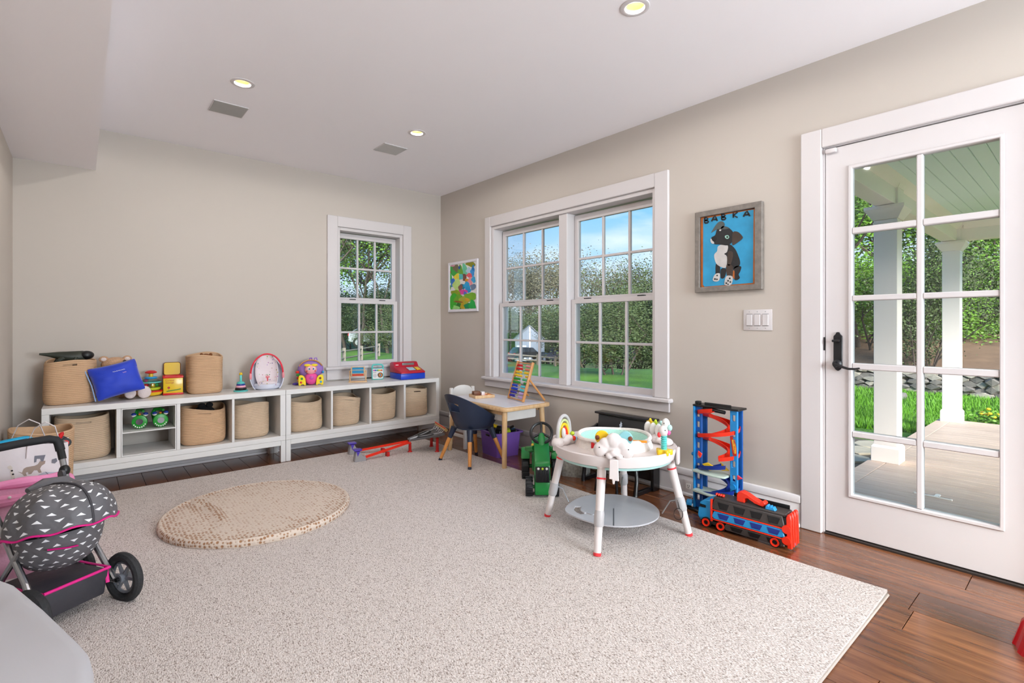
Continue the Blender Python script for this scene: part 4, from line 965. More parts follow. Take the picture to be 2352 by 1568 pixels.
# toy radio
t = thing('toy_radio', 'teal and white toy radio with round orange dial', 'toy', (2.19, 4.56, ZT), rz=-.44)
obj('case', bev(prism(rrect(-.056, .056, 0, .108, .014), -.024, .024, 'xz'), .004, 2), TEAL, t)
obj('handle', tube([(-.05, 0, .1), (-.05, 0, .128), (-.04, 0, .142), (0, 0, .145), (.04, 0, .142), (.05, 0, .128), (.05, 0, .1)], .0085, 8), TEAL, t)
fp = obj('face_plate', bev(prism(rrect(-.046, .05, .008, .104, .008), -.0275, -.0243, 'xz'), .001, 1), WHT, t)
for k, c in enumerate((PNK, PURP, BLUE, TEAL, GRN, LIME, YEL, ORG, RED)): obj('key', rbox((-.038 + k * .0098, -.0285, .09), (.0086, .004, .014), .001), c, fp)
d = obj('dial', cyl((.026, -.0278, .045), (.026, -.034, .045), .024, n=24), DGREY, fp); obj('dial_ring', lathe([(.008, 0), (.017, 0), (.016, .004), (.009, .004)], 24, cap=False), ORG, d, loc=(.026, -.034, .045), rot=(PI / 2, 0, 0)); obj('dial_knob', cyl((.026, -.034, .045), (.026, -.039, .045), .007, n=16), SKYB, d)
obj('speaker', cyl((-.025, -.0276, .038), (-.025, -.0295, .038), .018, n=22), P('grille_grey', (206, 202, 204)), fp); obj('brand_strip', bx(-.042, -.012, -.0282, -.0276, .066, .072), GREY, fp)
# cash register
MAG = P('crimson', (190, 20, 48))
t = thing('toy_cash_register', 'crimson toy cash register with blue drawer and grey screen', 'toy', (2.462, 4.475, ZT), rz=-.04)
obj('drawer', rbox((0, -.01, .03), (.26, .25, .056), .005), BLUE, t)
pr = [(-.132, .06), (.118, .06), (.118, .085), (.06, .13), (.03, .158), (-.1, .158), (-.132, .12)]
prof = [(-.145, .0585), (.12, .0585), (.12, .15), (.08, .162), (.035, .16), (.0, .115), (-.138, .076)]
obj('body', bev(prism(prof, -.13, .13, 'yz'), .008, 2), MAG, t)
obj('screen', rbox((.018, .012, .138), (.13, .004, .026), .002), mat('screen_grey', (120, 120, 118), .25), t, rot=(0, 0, 0))
for sc in [o for o in t.children if o.name.startswith('screen')]: sc.rotation_euler = (0, 0, 0)
obj('key_pad', rbox((.005, -.075, .0985), (.07, .075, .006), .002), mat('key_pad', (170, 206, 220), .4), t, rot=(.27, 0, 0), loc=(0, .0245, .0245))
obj('side_keys', rbox((.075, -.075, .0985), (.045, .075, .006), .002), YEL, t, rot=(.27, 0, 0), loc=(0, .0245, .0245))
obj('brand_strip', bx(-.115, -.085, .0, .002, .13, .137), WHT, t, loc=(0, .012, 0))
# two green toys in the divided cubby
for x, y, rz, lb in ((.318, 4.40, -.15, 'green toy monster light with tail handle, left in cubby'), (.432, 4.38, .05, 'green toy monster light facing forward, right in cubby')):
    t = thing('monster_light', lb, 'toy', (x, y, .3775), rz=rz, group='green monster lights in the divided cubby')
    GM = P('monster_green', (30, 150, 44)); obj('body', ell((0, .03, .04), (.036, .052, .038), 16, 10), GM, t)
    fr = obj('face_ring', bev(prism([(a, .05 + b) for a, b in circ(0, 0, .046, 18, .047)], -.034, -.006, 'xz'), .006, 2), GM, t)
    obj('lens', cyl((0, -.0342, .052), (0, -.039, .052), .021, n=20), mat('lens_silver', (170, 176, 182), .12, metal=.9), fr)
    for a in range(7): obj('tooth', ell((.036 * math.cos(PI + .5 + a * .36), -.0345, .05 + .038 * math.sin(PI + .5 + a * .36)), (.0045, .004, .0055), 8, 5), WHT, fr)
    for s in (-1, 1):
        e = obj('eye', ell((s * .033, -.014, .098), (.015, .015, .014), 12, 8), WHT, t); obj('eyelid', ell((s * .034, -.016, .103), (.0155, .0155, .011), 12, 7), DBLUE, e)
    obj('nose', ell((0, -.02, .102), (.008, .01, .007), 8, 6), ORG, t)
    obj('tail_handle', tube([(-.02, .07, .04), (-.03, .085, .09), (-.02, .075, .118), (.01, .04, .122), (.02, .0, .118)], [.014, .013, .012, .012, .008], 8), GM, t)
# ------------------------------------------------------------------ play table with white chair, blue chair
t = thing('play_table', 'low pine children\'s table with white inset top', 'table', (2.65, 3.295, 0))
obj('top_frame', bev(prism(rrect(-.25, .25, -.415, .415, .055, 6), .452, .48, 'xy'), .006, 2), PINE, t)
obj('top_panel', bev(prism(rrect(-.215, .215, -.385, .385, .04, 6), .4803, .483, 'xy'), .001, 1), mat('white_laminate', (226, 222, 226), .3), t)
for sx, sy, dx, dy in ((-1, -1, -.012, -.012), (-1, 1, -.012, .03), (1, -1, .012, -.012), (1, 1, .012, .03)):
    obj('leg', tube([(sx * .195, sy * .345, .4515), (sx * .2 + dx, sy * .35 + dy, .0135 if sx < 0 else 0)], [.021, .0185], 14), PINE, t)
obj('apron_rail', rbox((-.19, 0, .432), (.018, .64, .036), .003), PINE, t); obj('apron_rail', rbox((.19, 0, .432), (.018, .64, .036), .003), PINE, t)
tb = obj('storage_bin', bev(holed(-.165, .175, -.30, .06, [(-.158, .168, -.293, .053)], .362, .451, 'xy'), .004, 2), WHT, t, label='white plastic bin hung under the table')
obj('bin_floor', bx(-.16, .17, -.295, .055, .358, .362), WHT, tb)
t = thing('child_chair', 'white painted child\'s chair tucked at far end of pine table', 'chair', (2.725, 3.785, 0))
obj('seat', rbox((0, 0, .265), (.285, .255, .018), .006), WHT, t)
for s in (-1, 1):
    obj('leg', bev(bx(s * .122 - .014, s * .122 + .014, -.12, -.094, 0, .2555), .003, 1), WHT, t)
    obj('leg', bev(bx(s * .122 - .014, s * .122 + .014, .10, .128, 0, .525), .004, 1), WHT, t)
    obj('stretcher', bev(bx(s * .122 - .008, s * .122 + .008, -.0935, .0995, .095, .12), .002, 1), WHT, t); obj('seat_rail', bev(bx(s * .122 - .009, s * .122 + .009, -.0935, .0995, .215, .2555), .002, 1), WHT, t)
obj('back_panel', bev(prism([(-.1075, .38), (.1075, .38), (.1075, .505)] + [(.1 * math.cos(a), .505 + .04 * math.sin(a)) for a in [PI * k / 10 for k in range(11)]] + [(-.1075, .505)], .106, .122, 'xz'), .003, 1), WHT, t)
obj('front_rail', bev(bx(-.107, .107, -.114, -.098, .215, .2555), .002, 1), WHT, t); obj('stretcher', bev(bx(-.107, .107, .106, .122, .12, .145), .002, 1), WHT, t)

NAVY = P('navy', (34, 44, 66), .42); ORW = wood('orange_beech', (204, 132, 62), (226, 156, 84), .4, (9, 9, 2), 5)
t = thing('bucket_chair', 'navy plastic bucket chair with orange wooden legs at the table', 'chair', (2.395, 3.28, 0), rz=.06)
def tub(u, v):
    ph = PI + (u - .5) * 2 * 2.25                       # around the back (-x)
    bk = .5 + .5 * math.cos(ph - PI)                    # 1 at the back, 0 at the front
    rim = .335 + .235 * bk ** 1.25
    z = .292 + (rim - .292) * v
    r = .135 + .052 * v ** .6 + .022 * bk * v
    off = -.035 * v * bk
    return (.01 + math.cos(ph) * r * 1.0 + off, math.sin(ph) * r * 1.02, z)
obj('shell', sheet(tub, 40, 16, .007, skip=lambda u, v: abs(u - .5) < .07 and .5 < v < .74), NAVY, t, smooth=60)
obj('seat_pan', bev(prism([(.01 + .139 * math.cos(a) + (.03 if math.cos(a) > .6 else 0), .141 * math.sin(a)) for a in [2 * PI * k / 32 for k in range(32)]], .284, .298, 'xy'), .005, 2), NAVY, t)
for x, y, X, Y in ((-.11, .1, -.19, .185), (-.11, -.1, -.19, -.195), (.1, .1, .185, .175), (.1, -.1, .185, -.185)):
    p = lambda k: (x + (X - x) * k, y + (Y - y) * k, .287 * (1 - k) + (.0145 if x < 0 else .003) * k)
    l = obj('leg', tube([p(.28), p(.93)], [.0165, .0125], 14), ORW, t); obj('socket', tube([p(0), p(.14), p(.3)], [.026, .022, .019], 14), NAVY, l); obj('foot_cap', tube([p(.92), p(1.0)], [.0145, .014], 14), NAVY, l)
# abacus
t = thing('bead_abacus', 'wooden bead abacus standing tilted on the pine table', 'abacus', (2.725, 3.134, .4835), rz=-PI / 2 - .21)
A = math.radians(17); sn, cs_ = math.sin(A), math.cos(A)
def ab(x, s, o=0.0): return (x, s * sn + o, s * cs_)     # point on the tilted plane: x across, s along the slope
for s in (-1, 1):
    v, f = rbox((s * .122, 0, .165), (.014, .024, .33), .004); obj('side_bar', ([(p[0], p[1] * cs_ + p[2] * sn, -p[1] * sn + p[2] * cs_ + .003) for p in v], f), BEECH, t)
    obj('strut', tube([ab(s * .131, .19, .0), (s * .131, .20, .008)], [.009, .009], 8), BEECH, t)
obj('top_bar', tube([ab(-.115, .318), ab(.115, .318)], .006, 8), BEECH, t); obj('bottom_bar', tube([ab(-.115, .012), ab(.115, .012)], .006, 8), BEECH, t); obj('brace_wire', tube([(-.131, .17, .012), (.131, .17, .012)], .0025, 6), STEEL, t)
AB = [(RED, P('pale_rose', (226, 150, 160))), (RED, P('salmon', (222, 130, 112))), (YEL, YEL), (YEL, None), (GRN, P('sea_green', (80, 190, 130))), (GRN, None), (BLUE, P('aqua', (90, 200, 214))), (BLUE, P('aqua', (90, 200, 214))), (P('indigo', (46, 40, 160)), P('lilac', (190, 160, 210))), (P('indigo', (46, 40, 160)), P('lilac', (190, 160, 210)))]
for k, (c1, c2) in enumerate(AB):
    s0 = .295 - k * .0287
    w = obj('rod', tube([ab(-.118, s0), ab(.118, s0)], .0018, 6), WHT, t)
    def beads(x0, n, c):
        pts, rs = [], []
        for b in range(n):
            for q, r in ((.02, .0045), (.25, .0095), (.5, .011), (.75, .0095)): pts.append(ab(x0 + (b + q) * .0165, s0)); rs.append(r)
        pts.append(ab(x0 + n * .0165, s0)); rs.append(.0045); obj('bead_group', tube(pts, rs, 10), c, t)
    beads(-.114, 7 if c2 is None else (6 if k % 3 else 5), c1)
    beads(.112 - (3 if c2 is None else 5) * .0165, 3 if c2 is None else 5, c2 or c1)
# little game box on the table
t = thing('wooden_game', 'small flat wooden game box with pink panel on the table', 'toy', (2.635, 3.475, .4835), rz=-.25)
obj('tray', bev(holed(-.09, .09, -.075, .075, [(-.082, .082, -.067, .067)], 0, .026, 'xy'), .002, 1), PINE, t); obj('tray_floor', bx(-.084, .084, -.069, .069, .004, .012), P('rose_panel', (226, 70, 96)), t)
obj('block', rbox((-.045, .02, .033), (.06, .05, .04), .003), wood('walnut', (96, 56, 30), (130, 80, 44), .5), t); obj('block', rbox((.012, .02, .03), (.03, .05, .034), .003), WHT, t); obj('block', rbox((.05, -.03, .02), (.03, .03, .014), .002), ORG, t)

# purple bin of toys
PUR = P('violet_bin', (122, 84, 176), .45)
t = thing('toy_bin', 'purple plastic bin of toys on floor under the pine table', 'bin', (2.752, 3.365, 0), rz=-.12)
def taper_box(w0, d0, w1, d1, h, th):
    def ring(w, d, z, r=.025): return [(x, y, z) for x, y in rrect(-w / 2, w / 2, -d / 2, d / 2, r, 4)]
    rs = [ring(w0, d0, 0), ring(w1, d1, h - .012), ring(w1 + .035, d1 + .035, h - .01), ring(w1 + .035, d1 + .035, h), ring(w1 - th, d1 - th, h), ring(w0 - th, d0 - th, th)]
    n = len(rs[0]); v = [p for r in rs for p in r]; f = [(i * n + k, i * n + (k + 1) % n, (i + 1) * n + (k + 1) % n, (i + 1) * n + k) for i in range(len(rs) - 1) for k in range(n)]
    f.append(tuple(range(n))[::-1]); f.append(tuple((len(rs) - 1) * n + k for k in range(n))); return v, f
obj('bin_body', taper_box(.225, .25, .25, .28, .205, .008), PUR, t); obj('grip_slot', rbox((-.128, 0, .172), (.004, .06, .014), .001), BLACK, t)
def toy_truck(label, loc, rot, c1, c2, sc=1.0):
    t = thing('toy_truck', label, 'toy truck', loc, rot=rot); t.scale = (sc,) * 3
    obj('chassis', rbox((0, 0, .022), (.12, .05, .018), .004), BLACK, t); obj('cab', rbox((.035, 0, .05), (.04, .048, .038), .008), c1, t); obj('window', rbox((.036, 0, .055), (.034, .05, .016), .003), mat('toy_window', (40, 60, 80), .2), t)
    obj('bed', bev(prism([(-.06, .033), (.008, .033), (.012, .062), (-.068, .07)], -.026, .026, 'xz'), .004, 1), c2, t)
    for x in (-.035, .035):
        for y in (-1, 1): obj('wheel', cyl((x, y * .024, .018), (x, y * .038, .018), .018, n=14), BLACK, t)
    return t
toy_truck('black toy truck with yellow cab, leftmost in purple bin', (2.71, 3.42, .165), (.4, -.5, .8), YEL, BLACK, 1.0)
toy_truck('blue and black toy truck lying in purple bin', (2.765, 3.36, .162), (-.3, .25, 2.2), BLUE, BLACK, 1.0)
toy_truck('black toy truck with lime bed, nearest the wall in purple bin', (2.80, 3.28, .165), (.2, -.4, -.6), BLACK, LIME, 1.0)
toy_truck('black toy truck standing on end in purple bin', (2.70, 3.30, .19), (.1, -1.1, .3), BLACK, BLACK, .9)

# ------------------------------------------------------------------ ride-on tractor
JG = P('tractor_green', (26, 128, 56), .3); TB = P('tractor_black', (22, 22, 26), .45)
t = thing('ride_on_tractor', 'green ride-on toy tractor with black steering wheel', 'ride-on toy', (2.355, 2.445, .0135), rz=math.radians(-42))
obj('nose', bev(prism([(-.235, .022), (-.235, .105), (-.06, .105), (-.06, .04)], -.048, .048, 'yz'), .01, 2), JG, t)
obj('hood', bev(prism([(-.238, .205), (-.225, .232), (-.05, .318), (.02, .335), (.06, .30), (.06, .11), (-.238, .11)], -.05, .05, 'yz'), .012, 2), JG, t)
gr = obj('grille', rbox((0, -.240, .156), (.088, .014, .098), .006), TB, t)
for k in range(8): obj('grille_bar', rbox((-.035 + k * .01, -.2485, .148), (.004, .005, .078), .0015), BLACK, gr)
for x, c in ((-.026, WHT), (0, LIME), (.026, WHT)): obj('headlight', ell((x, -.2485, .194), (.008, .004, .008), 10, 6), c, gr)
obj('steering_column', tube([(0, -.06, .28), (0, -.045, .345), (0, -.03, .365)], [.03, .024, .016], 14), JG, t)
sw_ = obj('steering_wheel', [tube([(.07 * math.cos(a), -.03 + .07 * math.sin(a) * .5, .372 + .07 * math.sin(a) * .866) for a in [2 * PI * k / 28 for k in range(28)]], .0095, 8, closed=True)][0], BLACK, t)
for a in (PI / 2, PI * 1.16, PI * 1.84): obj('spoke', tube([(0, -.03, .372), (.064 * math.cos(a), -.03 + .064 * math.sin(a) * .5, .372 + .064 * math.sin(a) * .866)], .008, 6), BLACK, sw_)
obj('body', bev(prism([(.05, .09), (.05, .22), (.12, .2), (.3, .2), (.34, .26), (.36, .26), (.36, .09)], -.06, .06, 'yz'), .012, 2), JG, t)
obj('seat', rbox((0, .22, .216), (.13, .14, .03), .012), YEL, t)
def wheel(parent, x, y, r, w, rim):
    wv = obj('wheel', lathe([(r * .55, -w / 2), (r * .9, -w / 2), (r, -w / 2 + .008), (r, w / 2 - .008), (r * .9, w / 2), (r * .55, w / 2)], 28, cap=False), TB, parent, loc=(x, y, r), rot=(0, PI / 2, 0))
    obj('rim', lathe([(0, -w * .42), (r * .5, -w * .42), (r * .56, -w * .46), (r * .56, w * .46), (r * .5, w * .42), (0, w * .42)], 20), rim, wv)
    for k in range(14):
        a = 2 * PI * k / 14; obj('lug', rbox((0, 0, 0), (.008, .012, w * .96), .002), TB, wv, loc=(r * math.cos(a), r * math.sin(a), 0), rot=(0, 0, a))
    return wv
for s in (-1, 1):
    wheel(t, s * .083, -.175, .060, .046, YEL); wheel(t, s * .105, .20, .088, .055, YEL)
    obj('fender', bev(prism([(.1, .165), (.13, .205), (.19, .225), (.27, .2), (.27, .186), (.19, .206), (.14, .19), (.115, .16)], s * .105 - .03, s * .105 + .03, 'yz'), .004, 1), JG, t)
    obj('mirror_arm', tube([(s * .045, -.03, .27), (s * .075, .02, .25), (s * .095, .08, .24)], [.02, .022, .018], 10), JG, t)
obj('front_axle', cyl((-.07, -.175, .06), (.07, -.175, .06), .012, n=12), JG, t); obj('rear_axle', cyl((-.09, .2, .088), (.09, .2, .088), .014, n=12), JG, t)
# ------------------------------------------------------------------ speckled fabric bin
t = thing('fabric_bin', 'speckled grey fabric bin on floor behind green tractor', 'bin', (2.80, 2.535, 0), rz=.5)
obj('bin_body', taper_box(.19, .19, .2, .2, .2, .01), mat('speckled_felt', (150, 146, 140), .95, var=(60, .75), bump=(90, .4)), t)
obj('lining', rbox((0, 0, .10), (.15, .15, .12), .02), mat('grey_felt', (120, 118, 116), .95, bump=(120, .5)), t)
# ------------------------------------------------------------------ toy piano
PB = P('piano_black', (18, 18, 22), .25, coat=.4)
t = thing('toy_piano', 'black toy upright piano against wall below wide window', 'toy piano', (2.952, 2.165, 0), rz=-PI / 2)      # local -y faces the room
obj('back_case', rbox((0, -.03, .26), (.47, .055, .40), .005), PB, t); obj('lid', rbox((0, -.045, .468), (.49, .09, .016), .005), PB, t)
v, f = rbox((0, 0, .06), (.44, .010, .125), .004); obj('music_desk', xf((v, f), (0, -.085, .335), (-.16, 0, 0)), mat('piano_desk', (44, 44, 46), .35), t)
em = [(0, .03), (.006, .018), (.012, .02), (.008, .008), (.014, 0), (.006, -.004), (.008, -.014), (-.008, -.014), (-.005, -.002), (-.012, .006), (-.004, .012)]
v, f = prism(em, -.001, .001, 'xz'); obj('emblem', xf((v, f), (.0, -.102, .405), (-.16, 0, 0)), P('emblem_silver', (190, 200, 214)), t)
obj('key_bed', rbox((0, -.155, .322), (.47, .20, .022), .005), PB, t)
for s in (-1, 1):
    obj('cheek', bev(prism([(-.255, .31), (-.06, .31), (-.06, .39), (-.1, .372), (-.24, .362), (-.255, .345)], s * .235 - .012, s * .235 + .012, 'yz'), .005, 1), PB, t)
    obj('side_panel', bev(bx(s * .235 - .012, s * .235 + .012, -.075, -.002, 0, .31), .003, 1), PB, t)
    obj('leg', tube([(s * .222, -.235, .311), (s * .222, -.238, .22), (s * .222, -.225, .1), (s * .222, -.24, .0)], [.018, .015, .013, .016], 10), PB, t); obj('foot_rail', bev(bx(s * .222 - .012, s * .222 + .012, -.222, -.0755, 0, .028), .003, 1), PB, t)
for k in range(18): obj('white_key', rbox((-.2205 + k * .0245 + .012, -.175, .339), (.0235, .125, .010), .0015), WHT, t)
for k in range(17):
    if k % 7 in (2, 6): continue
    obj('black_key', rbox((-.2205 + (k + 1) * .0245, -.15, .349), (.013, .075, .009), .002), BLACK, t)
t = thing('piano_bench', 'small black bench pushed under the toy piano', 'bench', (2.66, 2.10, ZR * 0), rz=-PI / 2)
obj('seat', rbox((0, 0, .172), (.2, .12, .02), .006), PB, t)
for sx in (-1, 1):
    for sy in (-1, 1): obj('leg', tube([(sx * .075, sy * .04, .162), (sx * .082, sy * .045, .08), (sx * .088, sy * .048, 0)], [.012, .009, .011], 8), PB, t)
# ------------------------------------------------------------------ activity centre
AW = P('nursery_white', (224, 214, 211), .4); AM = P('nursery_mint', (178, 218, 212), .4); AG = P('nursery_grey', (186, 182, 182), .45)
t = thing('activity_centre', 'round white baby activity centre on four splayed legs', 'activity centre', (2.185, 1.705, .0135), rz=math.radians(-52))
zt = .455
obj('table_ring', lathe([(.205, zt - .03), (.305, zt - .052), (.313, zt - .05), (.325, zt - .01), (.326, zt), (.321, zt + .005), (.315, zt + .001), (.308, zt - .007), (.24, zt - .012), (.205, zt - .010), (.205, zt - .03)], 56, cap=False), AW, t, smooth=50)
obj('under_band', lathe([(.2, zt - .06), (.30, zt - .066), (.306, zt - .0535), (.2, zt - .045)], 56, cap=False), AM, t)
PLT = mat('pleated_cotton', (232, 224, 218), .9, bump=(60, .5))
def seatw(u, v):
    a = 2 * PI * u; w = .006 * math.sin(a * 34) * (.4 + v); r = .205 - .02 * v + w * .5
    return (math.cos(a) * r, math.sin(a) * r, zt - .010 + .05 * v + .004 * math.sin(3 * a))
obj('seat_wall', sheet(seatw, 136, 6, .006, wrap=True), PLT, t, smooth=60)
obj('seat_sling', lathe([(.178, zt + .038), (.165, zt + .02), (.15, zt - .02), (.12, zt - .05), (.07, zt - .062), (0, zt - .064)], 40, cap=False), mat('mint_mesh', (176, 220, 206), .85, bump=(200, .4)), t)
obj('seat_rim', tube([(.188 * math.cos(2 * PI * k / 48), .188 * math.sin(2 * PI * k / 48), zt + .040 + .004 * math.sin(6 * PI * k / 48)) for k in range(48)], .011, 8, closed=True), PLT, t)
obj('cloth_tag', rbox((-.105, -.166, zt + .02), (.018, .006, .03), .002), RED, t); obj('cloth_book', rbox((.13, -.14, zt + .045), (.07, .006, .012), .002), ORG, t, rot=(0, 0, 0))
obj('board_print', bev(prism([(.265 * math.cos(a), .265 * math.sin(a)) for a in [2.2 + .1 * k for k in range(9)]] + [(.225 * math.cos(a), .225 * math.sin(a)) for a in [3.0 - .1 * k for k in range(9)]], zt - .0118, zt - .010, 'xy'), .0005, 1), P('print_sky', (120, 190, 224)), t)
feet = [(170, .375), (258.5, .385), (352, .385), (80, .375)]
for k, (ang, rf) in enumerate(feet):
    a = math.radians(ang); ca, sa = math.cos(a), math.sin(a)
    p = lambda q: (ca * (.285 + (rf - .285) * q), sa * (.285 + (rf - .285) * q), (zt - .055) * (1 - q) + .008 * q)
    l = obj('leg', tube([p(0), p(.5), p(.97)], [.022, .020, .0175], 16), AW, t)
    obj('leg_cap', tube([p(-.06), p(.02)], [.034, .027], 16), AW, l); obj('red_ring', tube([p(.125), p(.145)], [.0232, .0232], 16), P('coral_ring', (236, 60, 66)), l)
    obj('collar', tube([p(.5), p(.54), p(.66), p(.68)], [.0215, .0245, .024, .021], 16), AG, l); obj('foot', tube([p(.965), p(1.0)], [.019, .018], 16), P('coral_ring', (236, 60, 66)), l)
    q = p(.55); e = (ca * .25, sa * .25, .105); obj('tray_arm', tube([(q[0] - ca * .02, q[1] - sa * .02, q[2]), (q[0] - ca * .05, q[1] - sa * .05, q[2] - .01), e], .0035, 6), STEEL, l)
TRY = P('tray_grey', (196, 194, 198), .3)
hole = [(.06 * math.cos(a), 0) for a in (0,)]
def tray_top(u, v):
    a = 2 * PI * u; bump = .028 * math.exp(-((math.atan2(math.sin(a - 3.45), math.cos(a - 3.45))) / .35) ** 2)
    r = (.238 + bump) * v; return (math.cos(a) * r, math.sin(a) * r, .1)
obj('foot_tray', sheet(tray_top, 72, 22, .007, wrap=True, skip=lambda u, v: (.70 < v < .80 and .50 < u < .60) or (.62 < v < .70 and .585 < u < .63) or (.56 < v < .64 and .62 < u < .68)), TRY, t, smooth=40)
obj('tray_seam', bx(-.002, .002, -.236, .0, .1, .1015), DGREY, t)
obj('cord_loop', tube([(.325 + .022 * math.cos(k * .45), -.07, .12 + .03 * math.sin(k * .45)) for k in range(14)], .002, 5, closed=True), BLACK, t); obj('cord', tube([(.33, -.05, .23), (.322, -.065, .19), (.33, -.07, .15)], .002, 5), BLACK, t)
# toys fixed to the ring
def cloud(name, c, r, parent, m, lobes, y0, y1):
    return obj(name, bev(prism(c, y0, y1, 'xz'), r, 2), m, parent)
cl_poly = []
for cx, cz, rr, a0, a1 in ((.062, .028, .036, -90, 60), (.045, .058, .03, -20, 95), (.0, .078, .036, 10, 170), (-.045, .058, .03, 85, 200), (-.062, .028, .036, 120, 270)):
    for k in range(7):
        a = math.radians(a0 + (a1 - a0) * k / 6); cl_poly.append((cx + rr * math.cos(a), cz + rr * math.sin(a)))
CT = obj('cloud_toy', puffs([(-.058, -.305, zt + .034, (.04, .024, .04)), (.058, -.305, zt + .034, (.04, .024, .04)), (-.04, -.305, zt + .062, (.032, .022, .032)), (.04, -.305, zt + .062, (.032, .022, .032)), (0, -.305, zt + .078, (.04, .026, .04)), (0, -.305, zt + .03, (.05, .022, .034))]), AW, t, smooth=80)
obj('small_cloud', puffs([(-.022, -.33, zt + .012, (.018, .014, .016)), (.026, -.33, zt + .01, (.018, .014, .014)), (.0, -.332, zt + .026, (.02, .014, .016))]), AW, CT, smooth=80)
for x, z in ((-.005, .078), (-.068, .05), (.068, .045), (-.042, .012), (.042, .010)): obj('dot', ell((x, -.3265, z + zt), (.003, .002, .003), 8, 5), BLACK, CT)
for x, c in ((-.056, YEL), (.056, P('dusty_teal', (140, 196, 200)))): d = obj('sun_disc', bev(prism(circ(x, zt + .088, .034, 24), -.284, -.272, 'xz'), .003, 1), c, CT); obj('disc_spot', ell((x * 1.4, -.286, zt + .088), (.011, .004, .012), 10, 6), mat('brown_dot', (120, 60, 30), .6), d)
cp = obj('front_clip', bev(prism([(-.022, zt - .095), (-.008, zt - .095), (-.006, zt - .118), (.004, zt - .118), (.006, zt - .1), (.024, zt - .104), (.02, zt - .002), (-.02, zt - .002)], -.345, -.33, 'xz'), .003, 1), AW, t)
for a in (168, 345):
    aa = math.radians(a); c = (math.cos(aa) * .333, math.sin(aa) * .333, zt - .03); obj('side_clip', rbox((0, 0, 0), (.016, .04, .085), .006), AW, t, loc=c, rot=(0, 0, aa))
# rainbow
rb_ = obj('cloud_base', puffs([(-.055, 0, zt + .008, (.036, .034, .028)), (.055, 0, zt + .006, (.036, .034, .026)), (0, 0, zt + .014, (.045, .036, .032)), (.03, -.01, zt + .02, (.026, .026, .022))]), AW, t, smooth=80, loc=(-.265, -.045, 0), rot=(0, 0, 1.05))
for r, c, w in ((.058, AG, .009), (.046, P('sage', (196, 206, 150)), .007), (.035, YEL, .008), (.022, ORED, .011)):
    obj('rainbow_arch', tube([(r * math.cos(a), 0, zt + .03 + (r * 2.0) * math.sin(a) ** .7) for a in [PI * k / 16 for k in range(17)]], w, 8), c, rb_)
obj('bead', ell((.06, -.015, zt + .042), .012, 12, 8), LIME, rb_); obj('bead', ell((.05, -.03, zt + .02), .013, 12, 8), ORED, rb_); obj('roller', ell((-.03, -.02, zt + .06), (.012, .012, .028), 12, 8), WHT, rb_)
# animals on the right
hb = obj('cloud_base', puffs([(-.065, 0, zt + .006, (.04, .036, .024)), (.065, 0, zt + .006, (.04, .036, .024)), (0, 0, zt + .01, (.05, .038, .028)), (.035, -.01, zt + .014, (.028, .028, .02))]), AW, t, smooth=80, loc=(.235, .10, 0), rot=(0, 0, -.9))
for k, c in enumerate((YEL, LIME, AM, AM)):
    b = obj('slider', ell((-.07 + k * .042, -.005, zt + .06), (.017, .022, .036), 12, 9), WHT, hb)
    st = [((.03 if q % 2 == 0 else .017) * math.cos(PI / 2 + q * PI / 5), (.03 if q % 2 == 0 else .017) * math.sin(PI / 2 + q * PI / 5)) for q in range(10)]
    obj('star', bev(prism([(-.07 + k * .042 + a - .006, zt + .082 + z) for a, z in st], .012, .026, 'xz'), .003, 1), c, b)
bd = obj('bird', ell((.085, -.02, zt + .105), (.022, .022, .034), 14, 10), WHT, hb); obj('eye', ell((.092, -.04, zt + .115), (.003, .003, .003), 8, 5), BLACK, bd)
fb = obj('flower_base', bev(prism([(.035 * (1 + .22 * math.cos(5 * a)) * math.cos(a), .035 * (1 + .22 * math.cos(5 * a)) * math.sin(a)) for a in [2 * PI * k / 40 for k in range(40)]], zt - .008, zt + .018, 'xy'), .006, 2), YEL, t, loc=(.245, -.165, 0))
pts = [(0, 0, zt + .018 + k * .0035) for k in range(20)]; obj('spring_neck', tube(pts, [.013 if k % 3 else .0165 for k in range(20)], 12), TEAL, fb)
hd = obj('bird_head', ell((-.004, 0, zt + .108), (.024, .022, .028), 14, 10), AW, fb); obj('eye', ell((.004, -.0205, zt + .115), .003, 8, 5), BLACK, hd); obj('beak', ell((-.024, -.008, zt + .09), (.009, .009, .014), 10, 7), P('coral_ring', (236, 60, 66)), hd); obj('wing', ell((.022, .006, zt + .1), (.012, .006, .014), 10, 6), PNK, hd); obj('crest', ell((.028, 0, zt + .125), (.012, .008, .016), 10, 6), AM, hd)

# ------------------------------------------------------------------ race-track tower
t = thing('race_tower', 'tall blue toy race-track tower with red spiral ramps by wall', 'toy tower', (2.835, 1.452, 0))
TBL = P('tower_blue', (34, 138, 206)); TDB = P('tower_deep_blue', (18, 84, 160))
obj('base', bev(prism([(-.05, .22), (.06, .20), (.06, -.14), (-.06, -.14), (-.09, .05)], 0, .016, 'xy'), .004, 1), BLACK, t)
def post(y, w, m, lat):
    holes = [(y - w * .22, y + w * .22, z, z + .035) for z in lat]
    return obj('post', bev(holed(y - w / 2, y + w / 2, .0162, .62, holes, -.035, -.018, 'yz'), .002, 1), m, t)
pL = post(.108, .046, TDB, [.06 + .062 * k for k in range(9)]); pR = post(-.108, .042, TBL, [.06, .11, .16, .22, .30, .42, .47, .56])
obj('post_edge', rbox((-.042, .127, .318), (.012, .012, .604), .003), TBL, pL); obj('post_rear', rbox((.035, .108, .318), (.014, .044, .604), .003), TDB, t); obj('post_rear', rbox((.035, -.108, .318), (.014, .04, .604), .003), TDB, t)
